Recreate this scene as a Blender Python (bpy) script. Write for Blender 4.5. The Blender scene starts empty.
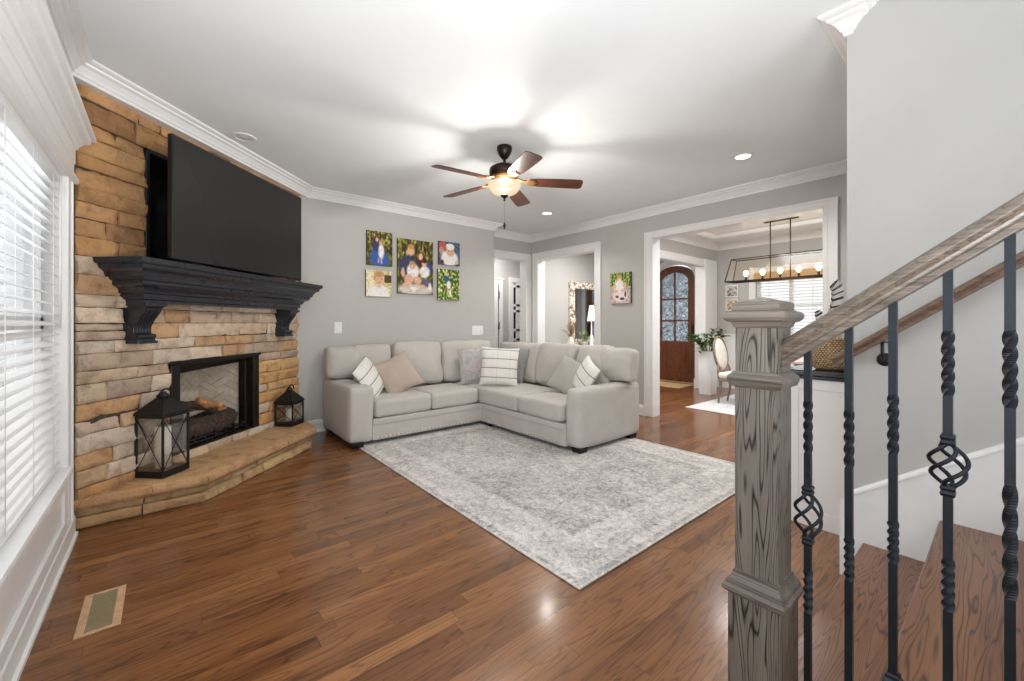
import bpy, bmesh, math, random
from mathutils import Vector, Matrix, noise
random.seed(7)
PI = math.pi
SC = bpy.context.scene
COL = SC.collection
# ------------------------------------------------------------------ camera
YAW = math.radians(39.85)
cam_d = bpy.data.cameras.new('camera')
cam = bpy.data.objects.new('camera', cam_d); COL.objects.link(cam)
cam_d.sensor_fit = 'HORIZONTAL'; cam_d.sensor_width = 36.0
cam_d.lens = 416.0 / 1024.0 * 36.0
cam_d.shift_y = -17.5 / 1024.0
cam_d.clip_start = 0.02
cam.location = (0, 0, 1.25); cam.rotation_euler = (PI / 2, 0, -YAW)
SC.camera = cam
# ------------------------------------------------------------------ world, lights, exposure
SC.view_settings.view_transform = 'Standard'
SC.view_settings.look = 'None'
SC.view_settings.gamma = 1.0
SC.view_settings.use_curve_mapping = False
SC.view_settings.exposure = 0.8
W = bpy.data.worlds.new('world'); SC.world = W; W.use_nodes = True
bg = W.node_tree.nodes['Background']
bg.inputs[0].default_value = (0.93, 0.97, 1.0, 1); bg.inputs[1].default_value = 0.7

def area(name, loc, direction, sx, sy, power, col=(1, 1, 1), spread=180):
    d = bpy.data.lights.new(name, 'AREA'); d.shape = 'RECTANGLE'; d.size = sx; d.size_y = sy
    d.energy = power; d.color = col; d.spread = math.radians(spread)
    o = bpy.data.objects.new(name, d); COL.objects.link(o); o.location = loc
    o.rotation_euler = Vector(direction).to_track_quat('-Z', 'Z').to_euler()
    return o
def point(name, loc, power, col=(1, 1, 1), r=0.03):
    d = bpy.data.lights.new(name, 'POINT'); d.energy = power; d.color = col; d.shadow_soft_size = r
    o = bpy.data.objects.new(name, d); COL.objects.link(o); o.location = loc
    return o
def spot(name, loc, power, col=(1, 1, 1), ang=130):
    d = bpy.data.lights.new(name, 'SPOT'); d.energy = power; d.color = col; d.spot_size = math.radians(ang)
    d.spot_blend = 0.6; d.shadow_soft_size = 0.06
    o = bpy.data.objects.new(name, d); COL.objects.link(o); o.location = loc
    return o
DAY = (0.93, 0.97, 1.0)
area('daylight_left_window', (-0.60, 2.26, 1.3), (1, 0, 0), 1.95, 1.5, 9, DAY, 120)
area('added_fill_left', (-0.50, -0.25, 1.35), (1, 0.55, 0.1), 1.7, 1.5, 8, DAY)  # added fill from the left, out of view, set in an invented opening
area('added_fill_rear', (1.6, -3.0, 1.3), (0.1, 1, 0.3), 2.0, 2.2, 36, DAY)  # added fill from the open rear side; no windows stand there
area('added_ceiling_bounce', (0.05, -0.5, 1.0), (0.28, 0.8, 1), 0.6, 0.6, 23, (1, 1, 1), 116)  # unseen uplight added to even out the ceiling brightness
area('added_fill_dining', (5.75, 1.9, 2.70), (0.25, 0, -1), 0.5, 1.2, 36, (0.97, 0.98, 1.0))  # added fill hidden above the opening header, no fixture in the dining room
area('added_fill_foyer', (5.9, 4.5, 2.70), (0, 0, -1), 0.6, 0.6, 24, (1, 0.98, 0.95))  # added fill for the foyer, kept out of sight, no fixture
area('added_fill_hall', (4.9, 6.1, 2.7), (0, 0, -1), 0.6, 0.5, 12, (1, 0.97, 0.93))  # unseen fill added to brighten the hall

# ------------------------------------------------------------------ helpers
def lin(c):
    f = lambda v: v / 12.92 if v <= 0.04045 else ((v + 0.055) / 1.055) ** 2.4
    return tuple(f(v / 255.0) for v in c[:3]) + (1.0,)

class NT:
    """small wrapper round a material's node tree"""
    def __init__(s, name):
        s.m = bpy.data.materials.new(name); s.m.use_nodes = True
        s.t = s.m.node_tree; s.n = s.t.nodes; s.l = s.t.links
        s.p = s.n['Principled BSDF']; s.out = s.n['Material Output']
    def put(s, sock, v):
        if hasattr(v, 'is_linked') or isinstance(v, bpy.types.NodeSocket): s.l.new(v, sock)
        elif v is not None: sock.default_value = v
    def new(s, t): return s.n.new(t)
    def coord(s, k='Object'): return s.new('ShaderNodeTexCoord').outputs[k]
    def math(s, op, a, b=0.0, c=None):
        n = s.new('ShaderNodeMath'); n.operation = op
        s.put(n.inputs[0], a); s.put(n.inputs[1], b)
        if c is not None: s.put(n.inputs[2], c)
        return n.outputs[0]
    def sep(s, v):
        n = s.new('ShaderNodeSeparateXYZ'); s.put(n.inputs[0], v); return n.outputs
    def comb(s, x, y, z):
        n = s.new('ShaderNodeCombineXYZ')
        for i, v in enumerate((x, y, z)): s.put(n.inputs[i], v)
        return n.outputs[0]
    def noise(s, vec, scale=5, detail=3, rough=0.55, dist=0.0):
        n = s.new('ShaderNodeTexNoise'); s.put(n.inputs['Vector'], vec)
        n.inputs['Scale'].default_value = scale; n.inputs['Detail'].default_value = detail
        n.inputs['Roughness'].default_value = rough; n.inputs['Distortion'].default_value = dist
        return n.outputs[0]
    def voro(s, vec, scale=5, feature='F1', out=0):
        n = s.new('ShaderNodeTexVoronoi'); n.feature = feature; s.put(n.inputs['Vector'], vec)
        n.inputs['Scale'].default_value = scale; return n.outputs[out]
    def white(s, vec):
        n = s.new('ShaderNodeTexWhiteNoise'); n.noise_dimensions = '3D'; s.put(n.inputs['Vector'], vec)
        return n.outputs['Value']
    def ramp(s, fac, stops, interp='LINEAR'):
        n = s.new('ShaderNodeValToRGB'); n.color_ramp.interpolation = interp
        e = n.color_ramp.elements
        while len(e) < len(stops): e.new(0.5)
        for i, (p, c) in enumerate(stops): e[i].position = p; e[i].color = c if len(c) == 4 else lin(c)
        s.put(n.inputs[0], fac); return n.outputs[0]
    def mix(s, fac, a, b, mode='MIX'):
        n = s.new('ShaderNodeMix'); n.data_type = 'RGBA'; n.blend_type = mode
        s.put(n.inputs[0], fac); s.put(n.inputs[6], a); s.put(n.inputs[7], b); return n.outputs[2]
    def bump(s, h, strength=0.3, dist=0.01):
        n = s.new('ShaderNodeBump'); n.inputs['Strength'].default_value = strength
        n.inputs['Distance'].default_value = dist; s.put(n.inputs['Height'], h)
        s.l.new(n.outputs[0], s.p.inputs['Normal']); return n.outputs[0]
    def set(s, color=None, rough=None, metal=None, spec=None, emit=None, es=None, trans=None, coat=None):
        I = s.p.inputs
        if color is not None: s.put(I['Base Color'], color)
        if rough is not None: s.put(I['Roughness'], rough)
        if metal is not None: s.put(I['Metallic'], metal)
        if spec is not None: s.put(I['Specular IOR Level'], spec)
        if emit is not None: s.put(I['Emission Color'], emit); s.put(I['Emission Strength'], es)
        if trans is not None: s.put(I['Transmission Weight'], trans)
        if coat is not None: s.put(I['Coat Weight'], coat); I['Coat Roughness'].default_value = 0.12
        return s.m

def plain(name, c, rough=0.5, metal=0.0, spec=0.5, var=0.04, scale=30, bump=0.0, bscale=200):
    t = NT(name); v = t.coord()
    nz = t.noise(v, scale, 3)
    a = lin([max(0, x * (1 - var)) for x in c]); b = lin([min(255, x * (1 + var)) for x in c])
    t.set(t.ramp(nz, [(0.3, a), (0.7, b)]), rough, metal, spec)
    if bump: t.bump(t.noise(v, bscale, 2), bump, 0.002)
    return t.m

def glass(name, tint=(1, 1, 1), refl=0.12, rough=0.02, edge=0.5):
    t = NT(name); n = t.n
    tr = t.new('ShaderNodeBsdfTransparent'); tr.inputs[0].default_value = tint + (1,)
    gl = t.new('ShaderNodeBsdfGlossy'); gl.inputs['Roughness'].default_value = rough
    lw = t.new('ShaderNodeLayerWeight'); lw.inputs[0].default_value = 0.25
    f = t.math('MULTIPLY_ADD', lw.outputs['Facing'], edge, refl * 0.4)
    mx = t.new('ShaderNodeMixShader'); t.l.new(f, mx.inputs[0])
    t.l.new(tr.outputs[0], mx.inputs[1]); t.l.new(gl.outputs[0], mx.inputs[2])
    t.l.new(mx.outputs[0], t.out.inputs[0]); return t.m

def emitter(name, c, s, transp=0.0):
    t = NT(name)
    e = t.new('ShaderNodeEmission'); e.inputs[0].default_value = lin(c); e.inputs[1].default_value = s
    if transp:
        tr = t.new('ShaderNodeBsdfTransparent'); mx = t.new('ShaderNodeMixShader'); mx.inputs[0].default_value = transp
        t.l.new(e.outputs[0], mx.inputs[1]); t.l.new(tr.outputs[0], mx.inputs[2]); t.l.new(mx.outputs[0], t.out.inputs[0])
    else: t.l.new(e.outputs[0], t.out.inputs[0])
    return t.m

def wood(name, axis, stops, along=1.0, across=11.0, rings=11.0, line=0.45, rough=0.4, planks=None, seed=0.0, pore=0.25, coat=None, dark=(0.25, 0.55), pv=0.42):
    """oak-like grain with cathedral contour lines, optional plank layout (length, width)"""
    t = NT(name); v = t.coord(); x, y, z = t.sep(v)
    A, Bq, Cq = {'X': (x, y, z), 'Y': (y, x, z), 'Z': (z, x, y)}[axis]
    pid = 0.5; seam = None
    if planks:
        L, wd = planks
        row = t.math('FLOOR', t.math('DIVIDE', Bq, wd))
        ro = t.math('MULTIPLY', t.white(t.comb(row, 3.7, 1.1)), L)
        ax = t.math('DIVIDE', t.math('ADD', A, ro), L); colm = t.math('FLOOR', ax)
        pid = t.white(t.comb(row, colm, 8.3)); pid2 = t.white(t.comb(colm, row, 2.9))
        fb = t.math('FRACT', t.math('DIVIDE', Bq, wd)); fa = t.math('FRACT', ax)
        sb = t.math('LESS_THAN', t.math('MINIMUM', fb, t.math('SUBTRACT', 1.0, fb)), 0.012)
        sa = t.math('LESS_THAN', t.math('MINIMUM', fa, t.math('SUBTRACT', 1.0, fa)), 0.0009)
        seam = t.math('MAXIMUM', sb, sa)
        off = t.math('MULTIPLY', pid, 37.0)
        g = t.comb(t.math('MULTIPLY', A, along), t.math('ADD', t.math('MULTIPLY', Bq, across), t.math('MULTIPLY', pid2, 19.0)), off)
    else:
        g = t.comb(t.math('MULTIPLY', A, along), t.math('MULTIPLY', Bq, across), t.math('MULTIPLY_ADD', Cq, across, seed))
    nz = t.noise(g, 1.0, 2.0, 0.45, 0.3)
    f = t.math('MULTIPLY', t.math('PINGPONG', t.math('MULTIPLY', nz, rings), 0.5), 2.0)
    ln = t.ramp(f, [(0.0, (1, 1, 1, 1)), (line, (0, 0, 0, 1))])
    fine = t.noise(t.comb(t.math('MULTIPLY', A, along * 4), t.math('MULTIPLY', Bq, across * 14), t.math('MULTIPLY', Cq, across * 14)), 1.0, 3, 0.6)
    base = t.math('ADD', t.math('MULTIPLY', t.noise(g, 0.6, 3, 0.6), 0.7), t.math('MULTIPLY', fine, 0.3))
    if planks: base = t.math('ADD', t.math('MULTIPLY', base, 0.95 - pv), t.math('MULTIPLY', pid, pv))
    c = t.ramp(base, stops)
    dk = t.mix(1.0, c, lin([255 * dark[1] ** 0.9] * 3), 'MULTIPLY')
    c = t.mix(t.math('MULTIPLY', ln, dark[0] * 2.6), c, dk)
    pr = t.ramp(fine, [(0.52, (0, 0, 0, 1)), (0.72, (1, 1, 1, 1))])
    c = t.mix(t.math('MULTIPLY', pr, pore), c, dk)
    if seam is not None: c = t.mix(t.math('MULTIPLY', seam, 0.6), c, lin((38, 20, 12)))
    t.set(c, rough, coat=coat)
    h = t.math('ADD', t.math('MULTIPLY', ln, -0.3), t.math('MULTIPLY', fine, 0.4))
    if seam is not None: h = t.math('SUBTRACT', h, t.math('MULTIPLY', seam, 1.0))
    t.bump(h, 0.12, 0.002)
    return t.m

class B:
    """mesh builder"""
    def __init__(s): s.v = []; s.f = []; s.mi = []; s.cur = 0; s.sm = []; s.smooth = False; s.col = None; s.vc = []
    def add(s, vs, fs):
        o = len(s.v); s.v += [tuple(v) for v in vs]
        s.vc += [s.col] * len(vs)
        for f in fs: s.f.append(tuple(i + o for i in f)); s.mi.append(s.cur); s.sm.append(s.smooth)
        return s
    def box(s, a, b, M=None):
        x0, y0, z0 = a; x1, y1, z1 = b
        vs = [(x0,y0,z0),(x1,y0,z0),(x1,y1,z0),(x0,y1,z0),(x0,y0,z1),(x1,y0,z1),(x1,y1,z1),(x0,y1,z1)]
        if M: vs = [M @ Vector(v) for v in vs]
        return s.add(vs, [(0,3,2,1),(4,5,6,7),(0,1,5,4),(1,2,6,5),(2,3,7,6),(3,0,4,7)])
    def cbox(s, c, size, M=None):
        return s.box([c[i] - size[i] / 2 for i in range(3)], [c[i] + size[i] / 2 for i in range(3)], M)
    def rings(s, rs, cap=True, closed=True):
        n = len(rs[0]); vs = [p for r in rs for p in r]; fs = []
        for k in range(len(rs) - 1):
            for i in range(n if closed else n - 1):
                j = (i + 1) % n; fs.append((k*n+i, k*n+j, (k+1)*n+j, (k+1)*n+i))
        if cap and closed: fs.append(tuple(range(n - 1, -1, -1))); fs.append(tuple((len(rs)-1)*n + i for i in range(n)))
        return s.add(vs, fs)
    def lathe(s, prof, c=(0,0,0), seg=24, M=None, cap=True):
        sm = s.smooth; s.smooth = True
        rs = []
        for r, z in prof:
            ring = [Vector((c[0] + r*math.cos(2*PI*i/seg), c[1] + r*math.sin(2*PI*i/seg), c[2] + z)) for i in range(seg)]
            rs.append([M @ p for p in ring] if M else ring)
        s.rings(rs, cap=cap); s.smooth = sm; return s
    def tube(s, pts, r, seg=8, r1=None):
        sm = s.smooth; s.smooth = True
        pts = [Vector(p) for p in pts]; rs = []; n = len(pts); up = Vector((0, 0, 1))
        prev = None
        for i, p in enumerate(pts):
            d = (pts[min(i+1, n-1)] - pts[max(i-1, 0)]).normalized()
            if prev is None:
                a = d.cross(up)
                if a.length < 1e-3: a = d.cross(Vector((1, 0, 0)))
            else: a = prev - d * prev.dot(d)
            a.normalize(); b = d.cross(a); prev = a
            rr = r if r1 is None else r + (r1 - r) * i / max(1, n - 1)
            rs.append([p + a*rr*math.cos(2*PI*k/seg) + b*rr*math.sin(2*PI*k/seg) for k in range(seg)])
        s.rings(rs); s.smooth = sm; return s
    def sq(s, levels, c=(0, 0)):
        """square section loft: list of (z, half width)"""
        return s.rings([[(c[0]-h,c[1]-h,z),(c[0]+h,c[1]-h,z),(c[0]+h,c[1]+h,z),(c[0]-h,c[1]+h,z)] for z, h in levels])
    def prism(s, poly, z0, z1):
        n = len(poly)
        return s.rings([[(x, y, z0) for x, y in poly], [(x, y, z1) for x, y in poly]])
    def extr(s, poly, fn, a, b):
        """2-D polygon extruded between fn(p,a) and fn(p,b)"""
        return s.rings([[fn(p, a) for p in poly], [fn(p, b) for p in poly]])
    def sweep(s, path, prof, closed=False, side=1):
        """closed profile (offset, z) swept along a plan polyline with mitres; offset goes to the right of travel"""
        P = [Vector(p) for p in path]; n = len(P); rs = []
        def nrm(d): return Vector((d.y, -d.x)) * side
        for i in range(n):
            if closed: d0 = (P[i]-P[i-1]).normalized(); d1 = (P[(i+1) % n]-P[i]).normalized()
            else:
                d0 = (P[i]-P[i-1]).normalized() if i else (P[1]-P[0]).normalized()
                d1 = (P[i+1]-P[i]).normalized() if i < n-1 else d0
            n0, n1 = nrm(d0), nrm(d1); m = (n0+n1); m = m / max(0.2, (1 + n0.dot(n1)))
            rs.append([(P[i].x + m.x*o, P[i].y + m.y*o, z) for o, z in prof])
        if closed: rs.append(rs[0])
        return s.rings(rs, cap=not closed)
    def grid(s, fn, nu, nv):
        vs = [fn(i / nu, j / nv) for j in range(nv + 1) for i in range(nu + 1)]
        fs = [(j*(nu+1)+i, j*(nu+1)+i+1, (j+1)*(nu+1)+i+1, (j+1)*(nu+1)+i) for j in range(nv) for i in range(nu)]
        return s.add(vs, fs)
    def rbox(s, c, size, r=0.04, n=8, crown=(0, 0, 0), wob=0.0, seed=0.0, M=None):
        """rounded, slightly inflated cushion box"""
        sm = s.smooth; s.smooth = True
        hx, hy, hz = [v / 2 for v in size]; r = min(r, hx*.98, hy*.98, hz*.98)
        def mp(u, v, w):
            p = Vector((u*hx, v*hy, w*hz))
            q = Vector((max(-hx+r, min(hx-r, p.x)), max(-hy+r, min(hy-r, p.y)), max(-hz+r, min(hz-r, p.z))))
            d = p - q
            if d.length > 1e-6: p = q + d.normalized() * r if max(abs(u), abs(v), abs(w)) > .999 else p
            p.x *= 1 + crown[0]*(1-v*v)*(1-w*w); p.y *= 1 + crown[1]*(1-u*u)*(1-w*w); p.z *= 1 + crown[2]*(1-u*u)*(1-v*v)
            if wob: p += noise.noise_vector(p*6 + Vector((seed, seed*2, 0))) * wob
            p += Vector(c)
            return M @ p if M else p
        def warp(t): # denser near the edges
            return math.copysign(1 - (1 - abs(t)) ** 1.6, t)
        N = n
        for ax in range(3):
            for sg in (-1, 1):
                def fn(i, j):
                    a, b = warp(2*i-1), warp(2*j-1)
                    if ax == 0: return mp(sg, a*sg, b)
                    if ax == 1: return mp(-a*sg, sg, b)
                    return mp(a, b*sg, sg)
                s.grid(fn, N, N)
        s.smooth = sm; return s
    def obj(s, name, mat, parent=None, bevel=0.0, seg=2, merge=False, loc=None, vcol=False):
        me = bpy.data.meshes.new(name); me.from_pydata(s.v, [], s.f)
        for m in (mat if isinstance(mat, (list, tuple)) else [mat]): me.materials.append(m)
        for p, mi, sm in zip(me.polygons, s.mi, s.sm): p.material_index = mi; p.use_smooth = sm
        if vcol:
            ca = me.color_attributes.new('tone', 'FLOAT_COLOR', 'POINT')
            for i, c in enumerate(s.vc): ca.data[i].color = c or (1, 1, 1, 1)
        bm = bmesh.new(); bm.from_mesh(me)
        if merge: bmesh.ops.remove_doubles(bm, verts=bm.verts, dist=1e-5)
        bmesh.ops.recalc_face_normals(bm, faces=bm.faces); bm.to_mesh(me); bm.free()
        o = bpy.data.objects.new(name, me); COL.objects.link(o)
        if parent is not None: o.parent = parent
        if loc: o.location = loc
        if bevel:
            md = o.modifiers.new('bevel', 'BEVEL'); md.width = bevel; md.segments = seg; md.limit_method = 'ANGLE'
            md.angle_limit = math.radians(40)
        return o

def tag(o, label, cat, group=None):
    o['label'] = label; o['category'] = cat
    if group: o['group'] = group
    return o
def thing(name, label, cat, loc=(0, 0, 0), rz=0.0, group=None):
    o = bpy.data.objects.new(name, None); COL.objects.link(o); o.location = loc; o.rotation_euler = (0, 0, rz)
    o.empty_display_size = 0.1
    return tag(o, label, cat, group)
def struct(o, label=None):
    o['kind'] = 'structure'
    if label: o['label'] = label
    return o
def sempty(name, loc=(0, 0, 0), label=None):
    o = bpy.data.objects.new(name, None); COL.objects.link(o); o.location = loc
    return struct(o, label)

# ------------------------------------------------------------------ materials
M = {}
M['wall'] = plain('wall_paint', (188, 187, 184), 0.6, var=0.006, scale=8, bump=0.05, bscale=400)
M['ceil'] = plain('ceiling_paint', (238, 243, 246), 0.75, var=0.004, scale=6)
M['white'] = plain('white_trim_paint', (236, 236, 236), 0.32, var=0.008, scale=12)
M['floor'] = wood('oak_floor_boards', 'X', [(0.24, (88, 53, 28)), (0.42, (124, 79, 45)), (0.58, (147, 98, 58)), (0.8, (170, 120, 77))],
                  along=1.0, across=11.0, rings=13.0, line=0.4, rough=0.24, planks=(1.15, 0.074), coat=0.2, dark=(0.22, 0.45), pv=0.17, pore=0.55)
M['tread'] = wood('oak_stair_tread', 'X', [(0.2, (100, 64, 41)), (0.5, (132, 88, 59)), (0.8, (158, 112, 79))],
                  along=0.9, across=13.0, rings=24.0, line=0.42, rough=0.3, coat=0.12, dark=(0.34, 0.36), pore=0.55)
NEWEL = [(0.2, (76, 69, 62)), (0.5, (114, 107, 98)), (0.8, (148, 141, 132))]
M['newel'] = wood('grey_stained_oak', 'Z', NEWEL, along=1.3, across=15.0, rings=21.0, line=0.42, rough=0.35, seed=4.2, dark=(0.40, 0.2), pore=0.5)
M['newel_cross'] = wood('grey_stained_oak_moulding', 'Y', [(0.2, (78, 71, 64)), (0.5, (112, 104, 95)), (0.8, (142, 134, 125))], along=1.0, across=60.0, rings=6.0, line=0.45, rough=0.35, dark=(0.26, 0.36))
M['rail'] = wood('grey_stained_oak_rail', 'Y', [(0.2, (74, 64, 55)), (0.5, (108, 96, 85)), (0.8, (150, 138, 127))], along=1.2, across=70.0, rings=6.0, line=0.45, rough=0.35, dark=(0.26, 0.36))
M['iron'] = plain('black_iron', (32, 38, 45), 0.38, metal=0.55, var=0.1, scale=40)
M['black'] = plain('black_metal', (32, 32, 34), 0.4, metal=0.4, var=0.1)
M['mantel'] = plain('black_painted_wood', (38, 41, 48), 0.24, var=0.12, scale=25)
M['niche'] = plain('black_niche_paint', (16, 16, 17), 0.5, var=0.1)
M['glass'] = glass('clear_glass')
M['fabric'] = None

def fabric(name, c, var=0.06, sc=260, spec=0.2, rough=0.95):
    t = NT(name); v = t.coord()
    n1 = t.noise(v, sc, 2); n2 = t.noise(v, 7, 3)
    f = t.math('ADD', t.math('MULTIPLY', n1, 0.7), t.math('MULTIPLY', n2, 0.3))
    t.set(t.ramp(f, [(0.3, lin([x*(1-var) for x in c])), (0.7, lin([min(255, x*(1+var)) for x in c]))]), rough, spec=spec)
    t.p.inputs['Sheen Weight'].default_value = 0.15
    t.bump(t.math('ADD', n1, t.math('MULTIPLY', n2, 2.0)), 0.15, 0.003); return t.m
M['fabric'] = fabric('grey_linen', (193, 188, 182))
M['beige'] = fabric('beige_linen', (184, 168, 155))
M['taupe'] = fabric('grey_beige_linen', (176, 171, 165))
def plaid_mat(name):
    t = NT(name); x, y, z = t.sep(t.coord())
    def stripes(c, period, w, ph=0.0):
        f = t.math('FRACT', t.math('ADD', t.math('DIVIDE', c, period), ph)); return t.math('LESS_THAN', f, w)
    a = t.math('MAXIMUM', stripes(z, 0.115, 0.095, 0.3), t.math('MULTIPLY', stripes(x, 0.16, 0.05, 0.2), 0.2))
    b = t.math('MAXIMUM', stripes(z, 0.115, 0.03, 0.12), t.math('MULTIPLY', stripes(x, 0.16, 0.03, 0.55), .5))
    c = t.mix(t.math('MULTIPLY', b, 0.3), lin((232, 229, 224)), lin((160, 155, 150)))
    c = t.mix(t.math('MULTIPLY', a, 0.85), c, lin((118, 112, 106)))
    n = t.noise(t.coord(), 250, 2)
    t.set(c, 0.95, spec=0.2); t.bump(n, 0.2, 0.003); return t.m
M['plaid'] = plaid_mat('white_plaid_cloth')
def paisley_mat(name, lo, hi, red):
    t = NT(name); v = t.coord()
    d = t.voro(v, 24, 'F1'); w = t.math('PINGPONG', t.math('MULTIPLY', d, 9.0), 0.5)
    n = t.noise(v, 30, 4, 0.6, 1.5)
    f = t.math('ADD', t.math('MULTIPLY', w, 0.8), t.math('MULTIPLY', n, 0.6))
    c = t.ramp(f, [(0.25, lin(lo)), (0.62, lin(hi))])
    r = t.ramp(t.noise(v, 6, 2), [(0.5, (0, 0, 0, 1)), (0.62, (1, 1, 1, 1))])
    c = t.mix(t.math('MULTIPLY', r, red), c, lin((196, 140, 134)))
    t.set(c, 0.95, spec=0.2); t.bump(t.noise(v, 250, 2), 0.2, 0.003); return t.m
M['paisley'] = paisley_mat('paisley_cloth', (104, 106, 112), (208, 204, 200), 0.28)
M['greyprint'] = paisley_mat('grey_printed_cloth', (122, 122, 124), (160, 158, 156), 0.0)

def stone_mat():
    t = NT('ledge_stone'); v = t.coord()
    at = t.new('ShaderNodeAttribute'); at.attribute_name = 'tone'
    n1 = t.noise(v, 9, 6, 0.65, 0.4); n2 = t.noise(v, 45, 4, 0.7)
    k = t.ramp(n1, [(0.3, lin((196, 186, 176))), (0.5, lin((244, 240, 234))), (0.72, lin((255, 250, 240)))])
    c = t.mix(1.0, at.outputs['Color'], k, 'MULTIPLY')
    c = t.mix(t.ramp(n2, [(0.28, (0.35, 0.35, 0.35, 1)), (0.46, (0, 0, 0, 1))]), c, lin((128, 106, 86)))
    t.set(c, 0.85, spec=0.25)
    t.bump(t.math('ADD', n1, t.math('MULTIPLY', n2, 0.5)), 0.85, 0.02); return t.m
M['stone'] = stone_mat()
M['mortar'] = plain('dark_mortar', (78, 66, 56), 0.95, var=0.2, scale=40)

# ------------------------------------------------------------------ room shell
CZ = 2.78
WH = M['wall']
struct(B().box((-1.2, -3.2, -0.1), (9.0, 7.4, 0.0)).obj('floor', M['floor']), 'brown oak strip floor')
struct(B().box((-0.62, -1.6, CZ), (5.12, 5.6, CZ + 0.12)).obj('ceiling', M['ceil']), 'white living room ceiling')
struct(B().box((5.12, -1.6, CZ), (8.9, 7.3, CZ + 0.12)).box((3.7, 5.6, CZ), (5.12, 7.3, CZ + 0.12)).obj('ceiling', M['ceil']), 'white ceiling over dining room and hall')
# left wall with window opening, plus an unseen opening added for the left fill light
WY0, WY1, WZ0, WZ1 = 1.25, 3.268, 0.46, 2.05
b = B(); x0, x1 = -0.56, -0.42
b.box((x0, -1.6, 0), (x1, -1.1, CZ)).box((x0, .6, 0), (x1, WY0, CZ)).box((x0, -1.1, 0), (x1, .6, .5)).box((x0, -1.1, 2.1), (x1, .6, CZ)).box((x0, WY1, 0), (x1, 5.25, CZ)).box((x0, WY0, 0), (x1, WY1, WZ0)).box((x0, WY0, WZ1), (x1, WY1, CZ))
struct(b.obj('wall_left', WH), 'grey wall with the window')
struct(B().box((-0.42, 5.11, 0), (3.91, 5.25, CZ)).box((3.79, 5.25, 0), (3.91, 5.45, CZ)).obj('wall_back', WH), 'grey wall with the canvas prints')
struct(B().box((3.79, 5.45, 0), (4.0, 5.58, CZ)).box((4.865, 5.45, 0), (5.12, 5.58, CZ)).box((4.0, 5.45, 2.35), (4.865, 5.58, CZ)).obj('wall_recess', WH), 'short grey wall with the hall doorway')
b = B(); x0, x1 = 4.98, 5.12
for (ya, yb, za, zb) in ((0.40, 1.17, 0, CZ), (3.05, 4.0, 0, CZ), (5.26, 5.45, 0, CZ), (1.17, 3.05, 2.39, CZ), (4.0, 5.26, 2.355, CZ)):
    b.box((x0, ya, za), (x1, yb, zb))
struct(b.obj('wall_right', WH), 'grey wall with two wide cased openings')
struct(B().box((2.6, -1.6, 0), (2.72, 0.52, CZ)).box((2.72, 0.40, 0), (4.98, 0.52, CZ)).obj('wall_stair', WH), 'grey wall beside the stairs')
# dining room, foyer and hall behind
b = B()
DWY0, DWY1, DWZ0, DWZ1 = 1.25, 3.0, 0.95, 2.15
b.box((8.35, 0.4, 0), (8.5, DWY0, CZ)).box((8.35, DWY1, 0), (8.5, 4.14, CZ)).box((8.35, DWY0, 0), (8.5, DWY1, DWZ0)).box((8.35, DWY0, DWZ1), (8.5, DWY1, CZ))
b.box((8.35, 5.08, 0), (8.5, 5.75, CZ)).box((8.35, 4.14, 2.5), (8.5, 5.08, CZ))
# spandrels of the arched doorway
def arch_z(y): # door arch, y along the wall
    u = (y - 4.61) / 0.47; return 2.20 + 0.30 * math.sqrt(max(0, 1 - u*u))
for i in range(16):
    ya = 4.14 + 0.94*i/16; yb = 4.14 + 0.94*(i+1)/16
    b.rings([[(8.35, ya, arch_z(ya)), (8.35, yb, arch_z(yb)), (8.35, yb, 2.501), (8.35, ya, 2.501)], [(8.5, ya, arch_z(ya)), (8.5, yb, arch_z(yb)), (8.5, yb, 2.501), (8.5, ya, 2.501)]])
struct(b.obj('wall_front', WH), 'far grey wall with front door and dining window')
struct(B().box((5.12, 0.28, 0), (8.5, 0.40, CZ)).obj('wall_dining', WH), 'grey dining room side wall')
struct(B().box((5.12, 3.72, 2.46), (8.35, 3.84, CZ)).box((7.95, 3.72, 0), (8.35, 3.84, 2.46)).obj('wall_partition', WH), 'grey partition between dining room and foyer')
struct(B().box((5.12, 5.62, 0), (8.35, 5.75, CZ)).obj('wall_foyer', WH), 'grey foyer wall with the mirror')
struct(B().box((3.79, 6.7, 0), (7.0, 6.82, CZ)).box((3.67, 5.58, 0), (3.79, 6.82, CZ)).box((6.9, 5.75, 0), (7.0, 6.7, CZ)).obj('wall_hall', WH), 'grey hall walls')

# crown moulding
CR = [(0, 2.672), (0.012, 2.672), (0.014, 2.69), (0.022, 2.694), (0.03, 2.71), (0.05, 2.735), (0.068, 2.745), (0.072, 2.756), (0.086, 2.76), (0.098, 2.768), (0.1, 2.779), (0, 2.779)]
path = [(-0.42, -1.5), (-0.42, 3.45), (1.24, 5.11), (3.91, 5.11), (3.91, 5.45), (4.98, 5.45), (4.98, 0.52), (2.6, 0.52), (2.6, 0.508), (2.68, 0.508)]
struct(B().sweep(path, CR).prism([(-0.419, 3.452), (1.236, 5.107), (1.14, 5.109), (-0.419, 3.55)], 2.674, 2.778).obj('trim_1', M['white']), 'white crown moulding round the living room')
CRD = [(o, z) for o, z in CR]
struct(B().sweep([(5.12, 0.4), (5.12, 3.72), (8.35, 3.72), (8.35, 0.4)], CRD).obj('trim_2', M['white']), 'white crown moulding in the dining room')
TR = [(0, 2.72), (0.03, 2.72), (0.06, 2.74), (0.09, 2.775), (0, 2.779)]
struct(B().sweep([(5.75, 0.95), (5.75, 3.35), (7.4, 3.35), (7.4, 0.95)], TR, closed=True).obj('trim_3', M['white']), 'white tray moulding on the dining ceiling')
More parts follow.
